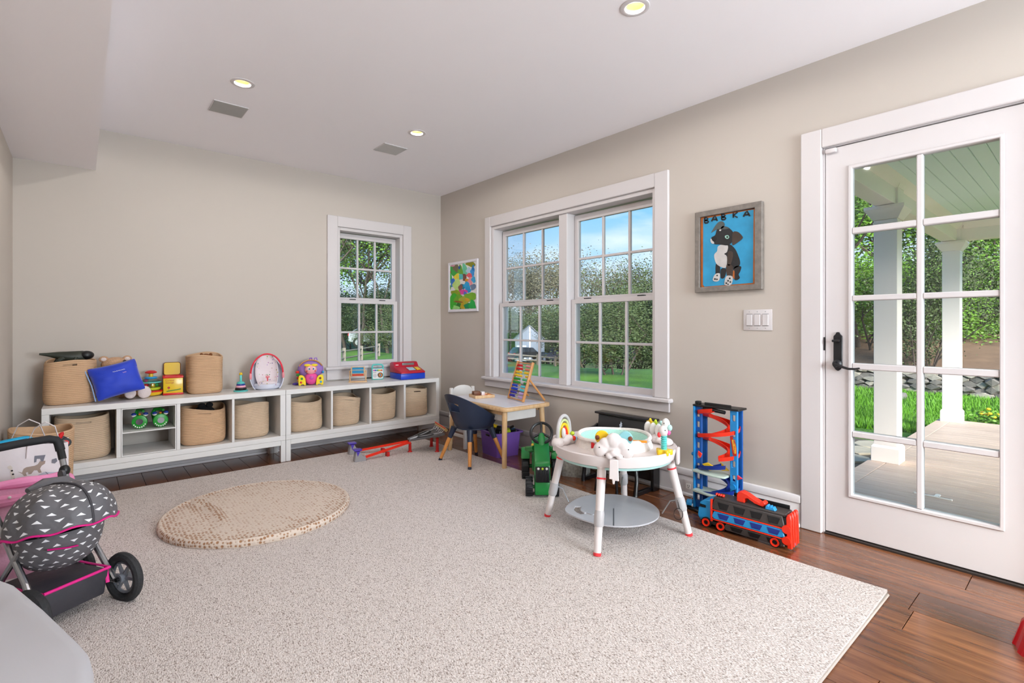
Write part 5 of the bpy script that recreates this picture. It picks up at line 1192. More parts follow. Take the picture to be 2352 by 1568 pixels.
obj('top_deck', bev(prism([(-.05, .135), (.05, .135), (.05, -.145), (-.05, -.145)], .6205, .632, 'xy'), .003, 1), BLACK, t); obj('deck_lip', rbox((-.045, -.02, .642), (.008, .16, .018), .003), BLACK, t); obj('gate', rbox((-.03, .108, .642), (.03, .03, .02), .005), BLACK, t); obj('ramp_gate', tube([(-.03, .07, .612), (-.04, -.06, .604)], .011, 8), BLACK, t)
def helix(z0, z1, a0, turns, m, nm, r=.086, w=.034):
    def fn(u, v):
        a = a0 - 2 * PI * turns * u; prof = [(-1.0, .022), (-.92, 0), (-.3, 0), (.3, 0), (.92, 0), (1.0, .022)][int(round(v * 5))]
        rr = r + prof[0] * w; return (.0 + math.cos(a) * rr * .62, math.sin(a) * rr * 1.06, z0 + (z1 - z0) * u + prof[1])
    return obj(nm, sheet(fn, int(44 * turns), 5, .004), m, t, smooth=50)
helix(.60, .325, PI * 1.0, 1.95, ORED, 'spiral_ramp'); helix(.285, .045, PI * 1.2, 1.6, DBLUE, 'lower_ramp')
TRN = mat('pale_green_plastic', (206, 222, 208), .3, alpha=.85)
for z in (.235, .118): obj('landing_tray', bev(holed(-.085, .085, -.02, .0, [], 0, .01, 'xy') if False else prism([(-.075, .125)] + [(-.075 + .02 * math.cos(a) * -1, .02 + .1 * math.sin(a) * -1) for a in [PI * k / 8 for k in range(5)]] + [(.0, -.08), (.03, -.02), (.03, .125)], z, z + .012, 'xy'), .003, 1), TRN, t)
obj('catapult', bev(prism([(-.02, .275), (.04, .30), (.075, .285), (.03, .255)], -.05, -.04, 'yz'), .002, 1), YEL, t); obj('catapult', bev(prism([(-.075, .27), (-.02, .31), (-.03, .262)], -.02, -.01, 'yz'), .002, 1), YEL, t)
obj('arrow', bev(prism([(-.128, .262), (-.158, .247), (-.128, .232)], -.035, -.025, 'yz'), .002, 1), P('coral_red', (226, 52, 72)), t); obj('crank', cyl((-.036, -.108, .19), (-.046, -.108, .19), .016, n=16), TBL, t); obj('peg', ell((-.03, .14, .33), (.012, .012, .012), 8, 6), TBL, t); obj('flag', bev(prism([(.072, .345), (.098, .36), (.1, .335), (.085, .318)], -.052, -.046, 'yz'), .002, 1), ORED, t)
fl_ = [(-.088, .47), (-.096, .43), (-.1, .40), (-.105, .37), (-.118, .365), (-.128, .37), (-.126, .41), (-.12, .44), (-.112, .455), (-.106, .462), (-.105, .478)]
lg = obj('flame_logo', prism(fl_, -.0375, -.0362, 'yz'), P('logo_red', (196, 40, 24)), pR)
fy = [(-.112 + (y + .108) * .62, .415 + (z - .415) * .72) for y, z in fl_]; obj('flame_logo_inner', prism(fy, -.0385, -.0376, 'yz'), P('logo_yellow', (240, 190, 60)), lg)
me_t = text_mesh('Hot Wheels', .018, P('logo_red', (196, 40, 24))); obj('lettering', me_t, None, lg, loc=(-.0388, -.108, .415), rot=(PI / 2, -PI / 2 + PI, -PI / 2))
t = thing('toy_car', 'small blue toy car with white wheels at the tower base', 'toy car', (2.80, 1.61, .0165), rz=.3)
obj('body', bev(prism([(-.035, .008), (.035, .008), (.035, .02), (.012, .026), (.0, .038), (-.028, .038), (-.035, .024)], -.016, .016, 'xz'), .003, 1), SKYB, t)
for x in (-.022, .022):
    for y in (-1, 1): obj('wheel', cyl((x, y * .014, .009), (x, y * .021, .009), .009, n=12), WHT, t)
obj('spoiler', rbox((.03, 0, .046), (.012, .036, .003), .001), GREY, t); obj('spoiler_arm', tube([(.026, 0, .02), (.03, 0, .045)], .003, 6), GREY, t)

# ------------------------------------------------------------------ car-carrier truck
t = thing('carrier_truck', 'red, blue and black toy car-carrier truck beside the rug', 'toy truck', (2.668, 1.205, 0), rz=math.radians(3))
TG = P('truck_grey', (66, 60, 58), .4)
obj('core', rbox((0, -.02, .095), (.098, .37, .125), .004), BLACK, t)
def tier(z0, z1, m, nm, y0=-.20, y1=.165, wnd=BLACK, n=4):
    pr_ = obj(nm, bev(prism([(y0, z0 + .004), (y0 + .012, z1), (y1 - .012, z1), (y1, z0 + .012), (y1 - .012, z0), (y0 + .02, z0)], -.062, -.0495, 'yz'), .002, 1), m, t)
    step = (y1 - y0 - .03) / n
    for k in range(n):
        a = y0 + .02 + k * step; h = z1 - z0
        obj('opening', bev(prism([(a + .012, z0 + h * .18), (a + step * .62, z0 + h * .18), (a + step * .74, z0 + h * .82), (a, z0 + h * .82)], -.0635, -.0615, 'yz'), .001, 1), wnd, pr_)
tier(.108, .163, TG, 'upper_panel'); tier(.058, .101, SKYB, 'middle_panel', wnd=DBLUE); tier(.014, .05, TG, 'lower_panel', y0=-.20, y1=.10, n=3)
obj('red_rail', rbox((-.058, -.02, .1045), (.012, .375, .006), .002), ORED, t); obj('red_rail', rbox((-.058, -.02, .054), (.012, .375, .006), .002), ORED, t); obj('red_post', rbox((-.056, .168, .1), (.014, .012, .12), .003), ORED, t)
obj('roof', bev(prism([(-.2, .158), (-.2, .172), (.16, .172), (.165, .158)], -.05, .05, 'yz'), .004, 1), TG, t); obj('roof_wall', rbox((.046, -.05, .182), (.006, .28, .02), .002), BLACK, t)
obj('cab', bev(prism([(.17, .03), (.17, .148), (.2, .146), (.235, .13), (.24, .115), (.205, .113), (.205, .1), (.245, .098), (.25, .05), (.235, .03)], -.052, .052, 'yz'), .004, 1), SKYB, t)
obj('cab_window', rbox((0, .222, .1065), (.1, .034, .012), .002), BLACK, t); obj('chassis', rbox((0, .1, .028), (.1, .27, .02), .004), TG, t)
for y in (.198, .118, -.155):
    for s in (-1, 1):
        w = obj('wheel', cyl((s * .046, y, .027), (s * .062, y, .027), .027, n=18), BLACK, t); obj('rim', lathe([(.01, 0), (.021, 0), (.021, .004), (.012, .002)], 18, cap=False), ORED, w, loc=(s * .062, y, .027), rot=(0, s * PI / 2, 0))
rp = [(.01, .172), (.04, .172), (.04, .198), (.01, .198), (-.03, .196), (-.07, .182), (-.075, .192), (-.08, .208), (-.095, .205), (-.09, .18), (-.07, .168)]
obj('jump_ramp', bev(prism([(.045, .172), (.045, .205), (.04, .222), (.02, .229), (-.005, .222), (-.04, .205), (-.075, .192), (-.082, .203), (-.092, .2), (-.1, .192), (-.088, .174), (-.045, .182), (-.01, .2), (.005, .195), (.005, .172)], -.03, .014, 'yz'), .003, 1), ORED, t)
obj('blue_stop', bev(prism([(-.1, .172), (-.15, .172), (-.14, .19), (-.13, .186), (-.128, .194), (-.118, .188), (-.112, .196), (-.105, .19)], -.04, -.01, 'yz'), .002, 1), SKYB, t)
for x in (-.05, -.018, .014, .045): obj('rear_ramp', bev(prism([(-.232, .012), (-.21, .012), (-.205, .16), (-.212, .178), (-.225, .176), (-.228, .15)], x - .0085, x + .0085, 'yz'), .003, 1), ORED, t)
for z in (.05, .105): obj('hinge', cyl((-.066, -.208, z), (-.045, -.208, z), .02, n=16), ORED, t)
obj('hinge', ell((.0, -.22, .02), (.012, .01, .01), 8, 6), SKYB, t)
for k in range(4): obj('roof_lug', ell((-.02 + .0 * k, .155 - k * .012, .18), (.012, .008, .008), 8, 6), ORED, t)

# ------------------------------------------------------------------ red track set on the rug
t = thing('race_track', 'red two-lane toy race track with purple launchers on rug', 'toy track', (0, 0, .0135))
LGR = P('launcher_grey', (150, 146, 148)); LPU = P('launcher_purple', (76, 50, 170))
for (lx, ly) in ((1.69, 3.845), (1.75, 4.095)):
    l = obj('launcher', bev(prism([(-.045, .006), (.05, .006), (.045, .045), (.02, .05), (.0, .09), (-.03, .09), (-.04, .04)], -.03, .03, 'xz'), .004, 1), LGR, t, loc=(lx, ly, 0), rot=(0, 0, -.15))
    obj('launcher_base', bev(prism([(-.06, -.035), (.06, -.042), (.07, 0), (.06, .042), (-.06, .035), (-.075, 0)], 0, .008, 'xy'), .002, 1), LPU, l); obj('button', bev(prism([(-.045, .092), (.015, .092), (.02, .104), (-.05, .106)], -.03, .03, 'xz'), .004, 1), LPU, l); obj('fin', bev(prism([(-.02, .05), (.0, .09), (-.03, .09)], -.032, .032, 'xz'), .001, 1), LPU, l)
def lane(p, q, nm):
    d = Vector(q) - Vector(p); n = Vector((-d.y, d.x, 0)).normalized()
    def fn(u, v):
        pr_ = [(-1, .012), (-.9, .0), (.9, .0), (1, .012)][int(round(v * 3))]; b = Vector(p) + d * u + n * (pr_[0] * .017); return (b.x, b.y, b.z + pr_[1])
    return obj(nm, sheet(fn, 10, 3, .004), ORED, t)
lane((1.73, 3.845, .022), (2.135, 3.83, .088), 'lane'); lane((1.79, 4.09, .022), (2.14, 3.865, .09), 'lane')
for x, y, h in ((1.93, 3.836, .045), (1.955, 3.97, .045)): obj('lane_support', bev(bx(x - .012, x + .012, y - .02, y + .02, 0, h), .003, 1), P('deep_red', (190, 26, 20)), t)
for x, y, h in ((2.14, 3.838, .085), (2.32, 3.69, .128), (2.385, 3.89, .13)): obj('leg', lathe([(0, 0), (.024, 0), (.022, .008), (.013, .018), (.012, h - .01), (.014, h), (0, h)], 18), P('deep_red', (190, 26, 20)), t, loc=(x, y, 0))
def deckf(u, v):
    w = .035 + .115 * (math.sin(min(1, u * 1.05) * PI / 2) ** 1.4); a = Vector((2.13, 3.848, .096)); b = Vector((2.40, 3.77, .148)); d = b - a; n = Vector((.28, .96, 0)); p = a + d * u + n * ((v - .5) * 2 * w); return (p.x, p.y, p.z + .01 * abs(v - .5) * 2)
obj('crossover_deck', sheet(deckf, 20, 10, .014), P('track_grey', (92, 90, 92)), t, smooth=50)
def on_deck(u, v, z=.0): p = deckf(u, v); return (p[0], p[1], p[2] + z)
for v0 in (.3, .7):
    obj('groove', tube([on_deck(.5 + .24 * math.cos(a), v0 + .14 * math.sin(a), .016) for a in [2 * PI * k / 24 for k in range(24)]], .011, 6, closed=True, flat=.5), BLACK, t); obj('guide', tube([on_deck(.05 + .9 * k / 12, .5 + (v0 - .5) * (.2 + 1.5 * k / 12), .018) for k in range(13)], .006, 6, flat=.6), P('chrome_grey', (190, 190, 194), .25), t)
for k in range(6): obj('hook', tube([on_deck(.9, .1 + k * .16, .018), on_deck(.97, .1 + k * .16, .032), on_deck(1.02, .1 + k * .16, .044)], .004, 6), P('chrome_grey', (190, 190, 194), .25), t)
a, b = deckf(1.03, -.02), deckf(1.03, 1.02); obj('finish_bar', tube([(a[0], a[1], a[2] + .038), (b[0], b[1], b[2] + .038)], .017, 4), wood('birch', (206, 170, 110), (224, 190, 130)), t); obj('finish_stripe', tube([(a[0] - .013, a[1], a[2] + .056), (b[0] - .013, b[1], b[2] + .056)], .004, 6), ORED, t)
# ------------------------------------------------------------------ round floor cushion
def net_mat():
    m = bpy.data.materials.new('netted_cotton'); m.use_nodes = True; tt = m.node_tree; b = tt.nodes['Principled BSDF']; b.inputs['Roughness'].default_value = .95
    tcn = tt.nodes.new('ShaderNodeTexCoord'); vo = tt.nodes.new('ShaderNodeTexVoronoi'); vo.inputs['Scale'].default_value = 58; vo.inputs['Randomness'].default_value = .35; tt.links.new(tcn.outputs['Object'], vo.inputs['Vector'])
    r = tt.nodes.new('ShaderNodeValToRGB'); cr = r.color_ramp; cr.elements[0].position = .3; cr.elements[0].color = lin((160, 118, 86)); cr.elements[1].position = .5; cr.elements[1].color = lin((214, 197, 182)); tt.links.new(vo.outputs['Distance'], r.inputs[0]); tt.links.new(r.outputs[0], b.inputs['Base Color'])
    bp = tt.nodes.new('ShaderNodeBump'); bp.inputs['Strength'].default_value = .6; bp.inputs['Distance'].default_value = .006; tt.links.new(vo.outputs['Distance'], bp.inputs['Height']); tt.links.new(bp.outputs[0], b.inputs['Normal']); return m
t = thing('floor_cushion', 'flat round netted beige cushion lying on the rug', 'cushion', (.792, 3.165, .0135))
def cush(u, v):
    a = 2 * PI * u; r = .478 * min(1.0, (v / .62)) if v < .62 else .478 + .016 * math.sin((v - .62) / .38 * PI)
    z = .046 if v < .62 else .023 + .023 * math.cos((v - .62) / .38 * PI)
    x, y = math.cos(a) * r, math.sin(a) * r * 1.0
    if v < .62:
        d = (x * .9 + y * .1) + .19 + .25 * (y - .1) ** 2; z += .012 * math.exp(-(d / .022) ** 2) * max(0, min(1, (y + .25) * 4)) - .005 * math.exp(-((d + .05) / .03) ** 2) * max(0, min(1, (y + .25) * 4))
        z -= .006 * (v / .62) ** 6
    return (x, y, z + .002 * mnoise.noise(Vector((x * 6, y * 6, 0))))
obj('cover', sheet(cush, 84, 48, 0, wrap=True), net_mat(), t, smooth=70)
# ------------------------------------------------------------------ doll stroller
def tri_mat():
    """grey fabric with a print of small white triangles laid out on the surface's own UVs"""
    m = bpy.data.materials.new('triangle_print_fabric'); m.use_nodes = True; tt = m.node_tree; b = tt.nodes['Principled BSDF']; b.inputs['Roughness'].default_value = .55
    N = tt.nodes.new; L = tt.links.new
    def M(op, a, c=None):
        n = N('ShaderNodeMath'); n.operation = op
        for i, x in enumerate((a, c)):
            if x is None: continue
            if isinstance(x, (int, float)): n.inputs[i].default_value = x
            else: L(x, n.inputs[i])
        return n.outputs[0]
    uv = N('ShaderNodeUVMap'); sp = N('ShaderNodeSeparateXYZ'); L(uv.outputs[0], sp.inputs[0])
    y = M('MULTIPLY', sp.outputs[1], 9.0); row = M('FLOOR', y); fy = M('FRACT', y)
    x = M('ADD', M('MULTIPLY', sp.outputs[0], 17.0), M('MULTIPLY', row, .37)); fx = M('FRACT', x); col = M('FLOOR', x)
    flip = M('MODULO', M('ADD', M('MULTIPLY', row, 3.0), M('MULTIPLY', col, 5.0)), 2.0)
    fy2 = M('ABSOLUTE', M('SUBTRACT', flip, fy))
    inside = M('MULTIPLY', M('LESS_THAN', M('ABSOLUTE', M('SUBTRACT', fx, .5)), M('MULTIPLY', M('SUBTRACT', fy2, .28), .62)), M('LESS_THAN', fy2, .68))
    mx = N('ShaderNodeMixRGB'); L(inside, mx.inputs[0]); mx.inputs[1].default_value = lin((96, 94, 98)); mx.inputs[2].default_value = lin((236, 236, 238)); L(mx.outputs[0], b.inputs['Base Color'])
    tcn = N('ShaderNodeTexCoord'); n2 = N('ShaderNodeTexNoise'); n2.inputs['Scale'].default_value = 18; L(tcn.outputs['Object'], n2.inputs['Vector']); bp = N('ShaderNodeBump'); bp.inputs['Strength'].default_value = .5; bp.inputs['Distance'].default_value = .02; L(n2.outputs['Fac'], bp.inputs['Height']); L(bp.outputs[0], b.inputs['Normal'])
    return m
TRI = tri_mat(); MGT = mat('magenta_tape', (222, 20, 132), .55); CHAR = mat('charcoal_nylon', (58, 56, 62), .6, bump=(30, .2)); FOAM = mat('black_foam', (20, 20, 24), .7); ALU = mat('satin_aluminium', (172, 174, 178), .28, metal=1.0)
t = thing('doll_stroller', 'grey doll stroller with white triangle print and magenta trim', 'doll stroller', (-.069, 2.535, .0135), rz=math.radians(31))
def strl_wheel(x, y):
    r = .096; w = obj('wheel', tube([(0, r * .83 * math.cos(2 * PI * k / 36), r * .83 * math.sin(2 * PI * k / 36)) for k in range(36)], .0175, 10, closed=True), mat('foam_tyre', (40, 40, 42), .75, bump=(80, .3)), t, loc=(x, y, r))
    obj('rim', tube([(0, r * .6 * math.cos(2 * PI * k / 30), r * .6 * math.sin(2 * PI * k / 30)) for k in range(30)], .006, 8, closed=True), P('rim_grey', (120, 124, 132), .3), w); obj('hub', cyl((-.02, 0, 0), (.02, 0, 0), .017, n=18), P('rim_grey', (120, 124, 132), .3), w)
    for k in range(6):
        a = k * PI / 3; obj('spoke', tube([(0, .012 * math.cos(a), .012 * math.sin(a)), (0, r * .6 * math.cos(a), r * .6 * math.sin(a))], [.009, .006], 6), P('rim_grey', (120, 124, 132), .3), w)
for x in (-.145, .155):
    strl_wheel(x, -.128); strl_wheel(x * .98, .135)
for s in (-1, 1):
    x = s * .118
    obj('frame_tube', tube([(x, .185, .585), (x, .13, .42), (x, .02, .27), (s * .12, -.05, .19), (s * .128, -.115, .1)], .0105, 10), ALU, t)
    obj('frame_tube', tube([(x, -.02, .30), (s * .122, .06, .2), (s * .13, .128, .1)], .0095, 10), ALU, t)
    obj('side_rail', tube([(s * .135, -.12, .085), (s * .135, .13, .085)], .004, 8), ALU, t); obj('side_rail', tube([(s * .137, -.12, .105), (s * .137, .13, .105)], .004, 8), ALU, t)
    obj('axle_stub', cyl((s * .125, -.128, .096), (s * .142, -.128, .096), .008, n=10), BLACK, t); obj('axle_stub', cyl((s * .125, .135, .096), (s * .14, .135, .096), .008, n=10), BLACK, t)
    obj('tube_lock', ell((x, .158, .50), (.018, .02, .024), 14, 9), BLACK, t); obj('height_knob', cyl((x - .022, .145, .49), (x + .02 * 0 - .012, .145, .49), .018, n=18), DGREY, t)
    obj('handle_tube', tube([(x, .17, .545), (x, .185, .588)], .013, 10), BLACK, t)
obj('handle_bar', tube([(.118, .183, .58), (.118, .195, .608), (.112, .2, .622), (.09, .205, .63), (0, .207, .632), (-.09, .205, .63), (-.112, .2, .622), (-.118, .195, .608), (-.118, .183, .58)], .0155, 12), FOAM, t)
# canopy: dome of printed cloth, hem in magenta
def hood(u, v):
    a = 2 * PI * u; e = v * PI / 2
    x = math.cos(a) * math.cos(e) ** .75 * .158; y = math.sin(a) * math.cos(e) ** .75 * .175; z = math.sin(e) * .155
    z += -.035 * math.cos(e) * math.sin(a) - .03 * math.cos(e) * math.cos(a) * .2
    rip = .006 * math.sin(5 * a + 2) * math.sin(2 * e) + .005 * math.sin(9 * a) * math.cos(e)
    return (x * (1 + rip * 3), -.03 + y * (1 + rip * 3), .345 + z + rip)
cn = obj('canopy', sheet(hood, 72, 20, 0, wrap=True), TRI, t, smooth=60)
obj('canopy_hem', tube([tuple(Vector(hood(k / 60, 0)) + Vector((0, 0, -.003))) for k in range(60)], .0062, 8, closed=True, flat=.6), MGT, cn)
obj('canopy_rib', tube([tuple(Vector(hood(.25 + (.5 if k > 10 else 0), (k if k <= 10 else 20 - k) / 10.0)) * 1.0 + Vector((0, 0, .003))) for k in range(21)], .004, 6), CHAR, cn)
obj('roll_up', tube([(-.03, .11, .468), (.03, .125, .474), (.09, .11, .466), (.135, .06, .43)], [.01, .022, .026, .014], 10), TRI, cn)
def seatf(u, v):
    a = 2 * PI * u; e = v * PI / 2; return (math.cos(a) * .128 * math.cos(e) ** .6, -.02 + math.sin(a) * .135 * math.cos(e) ** .6, .335 - .14 * math.sin(e) - .02 * math.sin(a) * math.cos(e))
obj('seat_pod', sheet(seatf, 56, 14, 0, wrap=True), TRI, t, smooth=60)
bk = obj('basket', bev(prism([(-.125, .155), (-.1, .05), (.11, .05), (.135, .15)], -.105, .105, 'yz'), .01, 2), CHAR, t)
for s in (-1, 1): obj('basket_trim', tube([(s * .107, -.122, .157), (s * .108, 0, .153), (s * .107, .132, .152)], .0055, 8, flat=.6), MGT, bk)
obj('basket_trim', tube([(-.107, -.124, .157), (.107, -.124, .157)], .0055, 8), MGT, bk); obj('basket_strap', tube([(.108, -.1, .155), (.1, -.122, .1)], .006, 6, flat=.4), MGT, bk); obj('seat_strap', tube([(-.1, -.13, .31), (-.05, -.15, .3), (-.02, -.152, .296)], .007, 6, flat=.4), MGT, t)

# ------------------------------------------------------------------ pink doll cot behind the stroller
PKF = mat('pink_padded_cloth', (236, 148, 190), .8, bump=(30, .25)); PKM = mat('pale_pink_mesh', (238, 178, 206), .8, bump=(120, .2))
t = thing('doll_cot', 'pink doll cot with padded rim behind the grey stroller', 'doll cot', (-.17, 3.105, .0135), rz=.1)
rr_ = rrect(-.132, .132, -.15, .15, .04, 5)
def padring(z, r, m, nm, sc=1.0):
    pts = []
    for i in range(len(rr_)):
        a = Vector((rr_[i][0], rr_[i][1], z)); b = Vector((rr_[(i + 1) % len(rr_)][0], rr_[(i + 1) % len(rr_)][1], z)); n = max(1, int((b - a).length / .03)); pts += [tuple(a + (b - a) * k / n) for k in range(n)]
    return obj(nm, tube(pts, [r * (1 + .14 * math.sin(i * 1.3)) for i in range(len(pts))], 10, closed=True), m, t)
padring(.36, .022, PKF, 'padded_rim'); padring(.02, .012, WHT, 'base_ring')
v = [(x * .97, y * .97, z) for z in (.03, .36) for x, y in rr_]; n = len(rr_); obj('cloth_wall', (v, [(k, (k + 1) % n, n + (k + 1) % n, n + k) for k in range(n)]), PKM, t); obj('mattress', bev(prism([(x * .95, y * .95) for x, y in rr_], .16, .2, 'xy'), .01, 2), PKF, t)
for sx in (-1, 1):
    for sy in (-1, 1): obj('leg', tube([(sx * .12, sy * .138, .02), (sx * .12, sy * .138, .36)], .009, 8), WHT, t)
for k in range(3): obj('quilt_button', ell((-.07 + .07 * k, -.171, .378), (.006, .006, .006), 8, 5), WHT, t)
# ------------------------------------------------------------------ animal-print tote bag with toys
BAG = mat('white_canvas', (226, 218, 220), .8, bump=(20, .12)); INK = mat('ink_black', (30, 28, 30), .8); GRI = mat('ink_grey', (120, 120, 130), .8); LGI = mat('ink_pale_grey', (186, 186, 200), .8); TNI = mat('ink_taupe', (158, 140, 128), .8)
t = thing('tote_bag', 'white tote bag printed with giraffe, elephant and leopard', 'bag', (-.185, 3.56, 0))
def bagf(u, v):
    x = -.135 + .27 * u; bow = .012 * math.sin(PI * u) * math.sin(PI * v); return (x, -.075 - bow, .012 + .49 * v + .006 * math.sin(5 * u))
obj('front_panel', sheet(bagf, 12, 12, .003), BAG, t, smooth=60); obj('back_panel', sheet(lambda u, v: (lambda p: (p[0], -p[1], p[2]))(bagf(u, v)), 12, 12, .003), BAG, t, smooth=60)
for s in (-1, 1): obj('gusset', sheet(lambda u, v: (s * (.136 - .018 * math.sin(PI * u)), -.074 + .148 * u, .012 + .485 * v), 8, 10, .003), BAG, t, smooth=60)
obj('bag_floor', bx(-.134, .134, -.074, .074, .012, .016), BAG, t)
for y in (-.078, .078):
    for a0, a1 in ((-.06, .1),): obj('strap', tube([(-.02 if y < 0 else -.08, y, .44), (-.015 if y < 0 else -.085, y, .52), (.01 if y < 0 else -.06, y, .585), (.05 if y < 0 else -.02, y, .612), (.085 if y < 0 else .02, y, .585), (.1 if y < 0 else .04, y, .52), (.1 if y < 0 else .04, y, .44)], .011, 6, flat=.25), BAG, t)
def pr(poly, m, nm, y=-.0795, dx=0, dz=0, s=1.0):
    g = prism([(dx + x * s, dz + z * s) for x, z in poly], -.001, .0006, 'xz')
    def wrap(p):
        u = min(1, max(0, (p[0] + .135) / .27)); vv = min(1, max(0, (p[2] - .012) / .49)); return (p[0], bagf(u, vv)[1] - .0012 + p[1], p[2])
    return obj(nm, ([wrap(p) for p in g[0]], g[1]), m, t)
gir = [(-.0, .0), (.006, 0), (.014, .045), (.03, .045), (.034, 0), (.04, 0), (.042, .05), (.05, 0), (.056, 0), (.055, .06), (.05, .082), (.03, .09), (.016, .11), (.006, .15), (.006, .165), (-.002, .176), (-.012, .17), (-.01, .16), (-.004, .158), (-.002, .14), (.004, .1), (.004, .06)]
pr(gir, mat('ink_cream', (216, 206, 196), .8), 'printed_giraffe', dx=-.075, dz=.24)
for k, (x, z) in enumerate([(.008, .13), (.012, .105), (.02, .085), (.03, .078), (.04, .07), (.03, .06), (.016, .066), (.046, .058), (.01, .05), (.042, .03), (.05, .02), (.012, .03), (.007, .015), (.036, .012), (.004, .148)]): pr(circ(x, z, .0045, 7), INK, 'printed_spot', dx=-.0752, dz=.24, y=-.081)
leo = [(-.05, .02), (-.035, .012), (-.03, .03), (-.02, .036), (.01, .038), (.022, .044), (.03, .058), (.05, .056), (.048, .042), (.036, .034), (.03, .02), (.036, .0), (.026, .0), (.02, .014), (.008, .016), (-.002, .0), (-.012, 0), (-.014, .012), (-.022, .01), (-.018, -.006), (-.028, -.006), (-.034, .006)]
pr(leo, TNI, 'printed_leopard', dx=.0, dz=.36)
elp = [(-.062, -.02), (-.056, -.018), (-.04, .012), (-.02, .02), (-.005, .018), (.004, .0), (.008, -.045), (.022, -.045), (.026, -.012), (.04, -.012), (.046, -.045), (.06, -.045), (.06, .02), (.048, .04), (.02, .045), (-.004, .05), (-.024, .042), (-.045, .022)]
pr(elp, LGI, 'printed_elephant', dx=.05, dz=.31); pr(ribbon([(.0, .05), (.014, .03), (.008, .016), (-.004, .02)], .003), GRI, 'printed_ear', dx=.05, dz=.31, y=-.081); pr(circ(-.024, .028, .003, 8), INK, 'printed_eye', dx=.05, dz=.31)
pr([(-.022, 0), (.02, 0), (.02, .026), (.01, .044), (.004, .05), (-.004, .048), (-.01, .04), (-.002, .034), (0, .024)], GRI, 'printed_bear', dx=.035, dz=.215); pr([(-.022, 0), (-.014, 0), (-.012, .016), (0, .014), (.004, 0), (.012, 0), (.02, .03), (-.02, .032)], GRI, 'printed_rhino', dx=.03, dz=.415)
pr([(-.012, 0), (0, -.004), (.01, .006), (.006, .022), (-.01, .018)], GRI, 'printed_monkey', dx=.085, dz=.40); pr([(-.02, .0), (-.004, 0), (0, .03), (-.006, .05), (-.02, .05)], GRI, 'printed_animal', dx=-.112, dz=.27)
t = thing('toy_tub', 'turquoise plastic toy lid sticking out of the tote bag', 'toy', (-.255, 3.575, .39), rot=(.25, -.12, .1))
obj('panel', bev(prism(rrect(-.07, .09, 0, .15, .04, 6), -.012, .012, 'xz'), .008, 2), P('turquoise', (10, 168, 214)), t); obj('stand', rbox((.0, .012, .03), (.08, .03, .03), .006), YEL, t)
t = thing('toy_racer', 'black and red toy car standing upright in the tote bag', 'toy car', (-.125, 3.575, .42), rot=(0, -1.0, .2))
obj('body', rbox((.04, 0, .0), (.14, .05, .045), .014), BLACK, t); obj('seat_back', ell((.10, -.02, .02), (.03, .02, .012), 12, 8), RED, t)
for x in (-.01, .085):
    for s in (-1, 1): w = obj('wheel', cyl((x, s * .026, -.015), (x, s * .042, -.015), .024, n=16), BLACK, t); obj('hub', cyl((x, s * .042, -.015), (x, s * .044, -.015), .014, n=14), RED, w)
# ------------------------------------------------------------------ pale upholstered chair at the lower left, red toy at the right edge
UPH = mat('pale_grey_upholstery', (178, 176, 180), .85, var=(4, .06), bump=(5, 1.0))
t = thing('upholstered_seat', 'pale grey upholstered seat corner at the bottom left', 'armchair', (-.15, 1.40, .0135))
pl_ = [(.155, -.35), (.166, -.2), (.17, -.1), (.165, -.04), (.15, .02), (.085, .245), (.02, .45), (-.01, .51), (-.06, .53), (-.17, .5), (-.175, -.35)]
obj('cushion', bev(prism(pl_, .15, .42, 'xy'), .03, 3), UPH, t, smooth=60); obj('base', bev(prism([(x * .94, y * .97) for x, y in pl_], .03, .149, 'xy'), .01, 1), UPH, t)
obj('seam', tube([(x * 1.002, y * 1.002, .155) for x, y in pl_], .004, 6, closed=True), mat('grey_piping', (170, 168, 170), .8), t)
for x, y in ((.11, -.3), (.1, .0), (.0, .44), (-.13, .42), (-.13, -.3)): obj('foot', cyl((x, y, 0), (x, y, .03), .014, n=10), BLACK, t)
t = thing('ribbed_bucket', 'red ribbed plastic toy at the right edge by the door', 'toy', (2.476, .026, 0))
def rib(u, v):
    a = 2 * PI * u; r = .165 * (1 - .32 * v) * (1 + .045 * (math.cos(12 * a) > 0) * 1.0) * (1.0 if v < .45 else .94); return (math.cos(a) * r, math.sin(a) * r, 0.2 * v)
obj('body', sheet(rib, 96, 12, 0, wrap=True), P('cherry_red', (196, 10, 24), .25), t, smooth=30); obj('rim', tube([(.114 * math.cos(2 * PI * k / 32), .114 * math.sin(2 * PI * k / 32), .2) for k in range(32)], .009, 8, closed=True), P('cherry_red', (196, 10, 24), .25), t); obj('lid', lathe([(0, .208), (.1, .205), (.112, .2)], 28, cap=False), P('cherry_red', (196, 10, 24), .25), t)

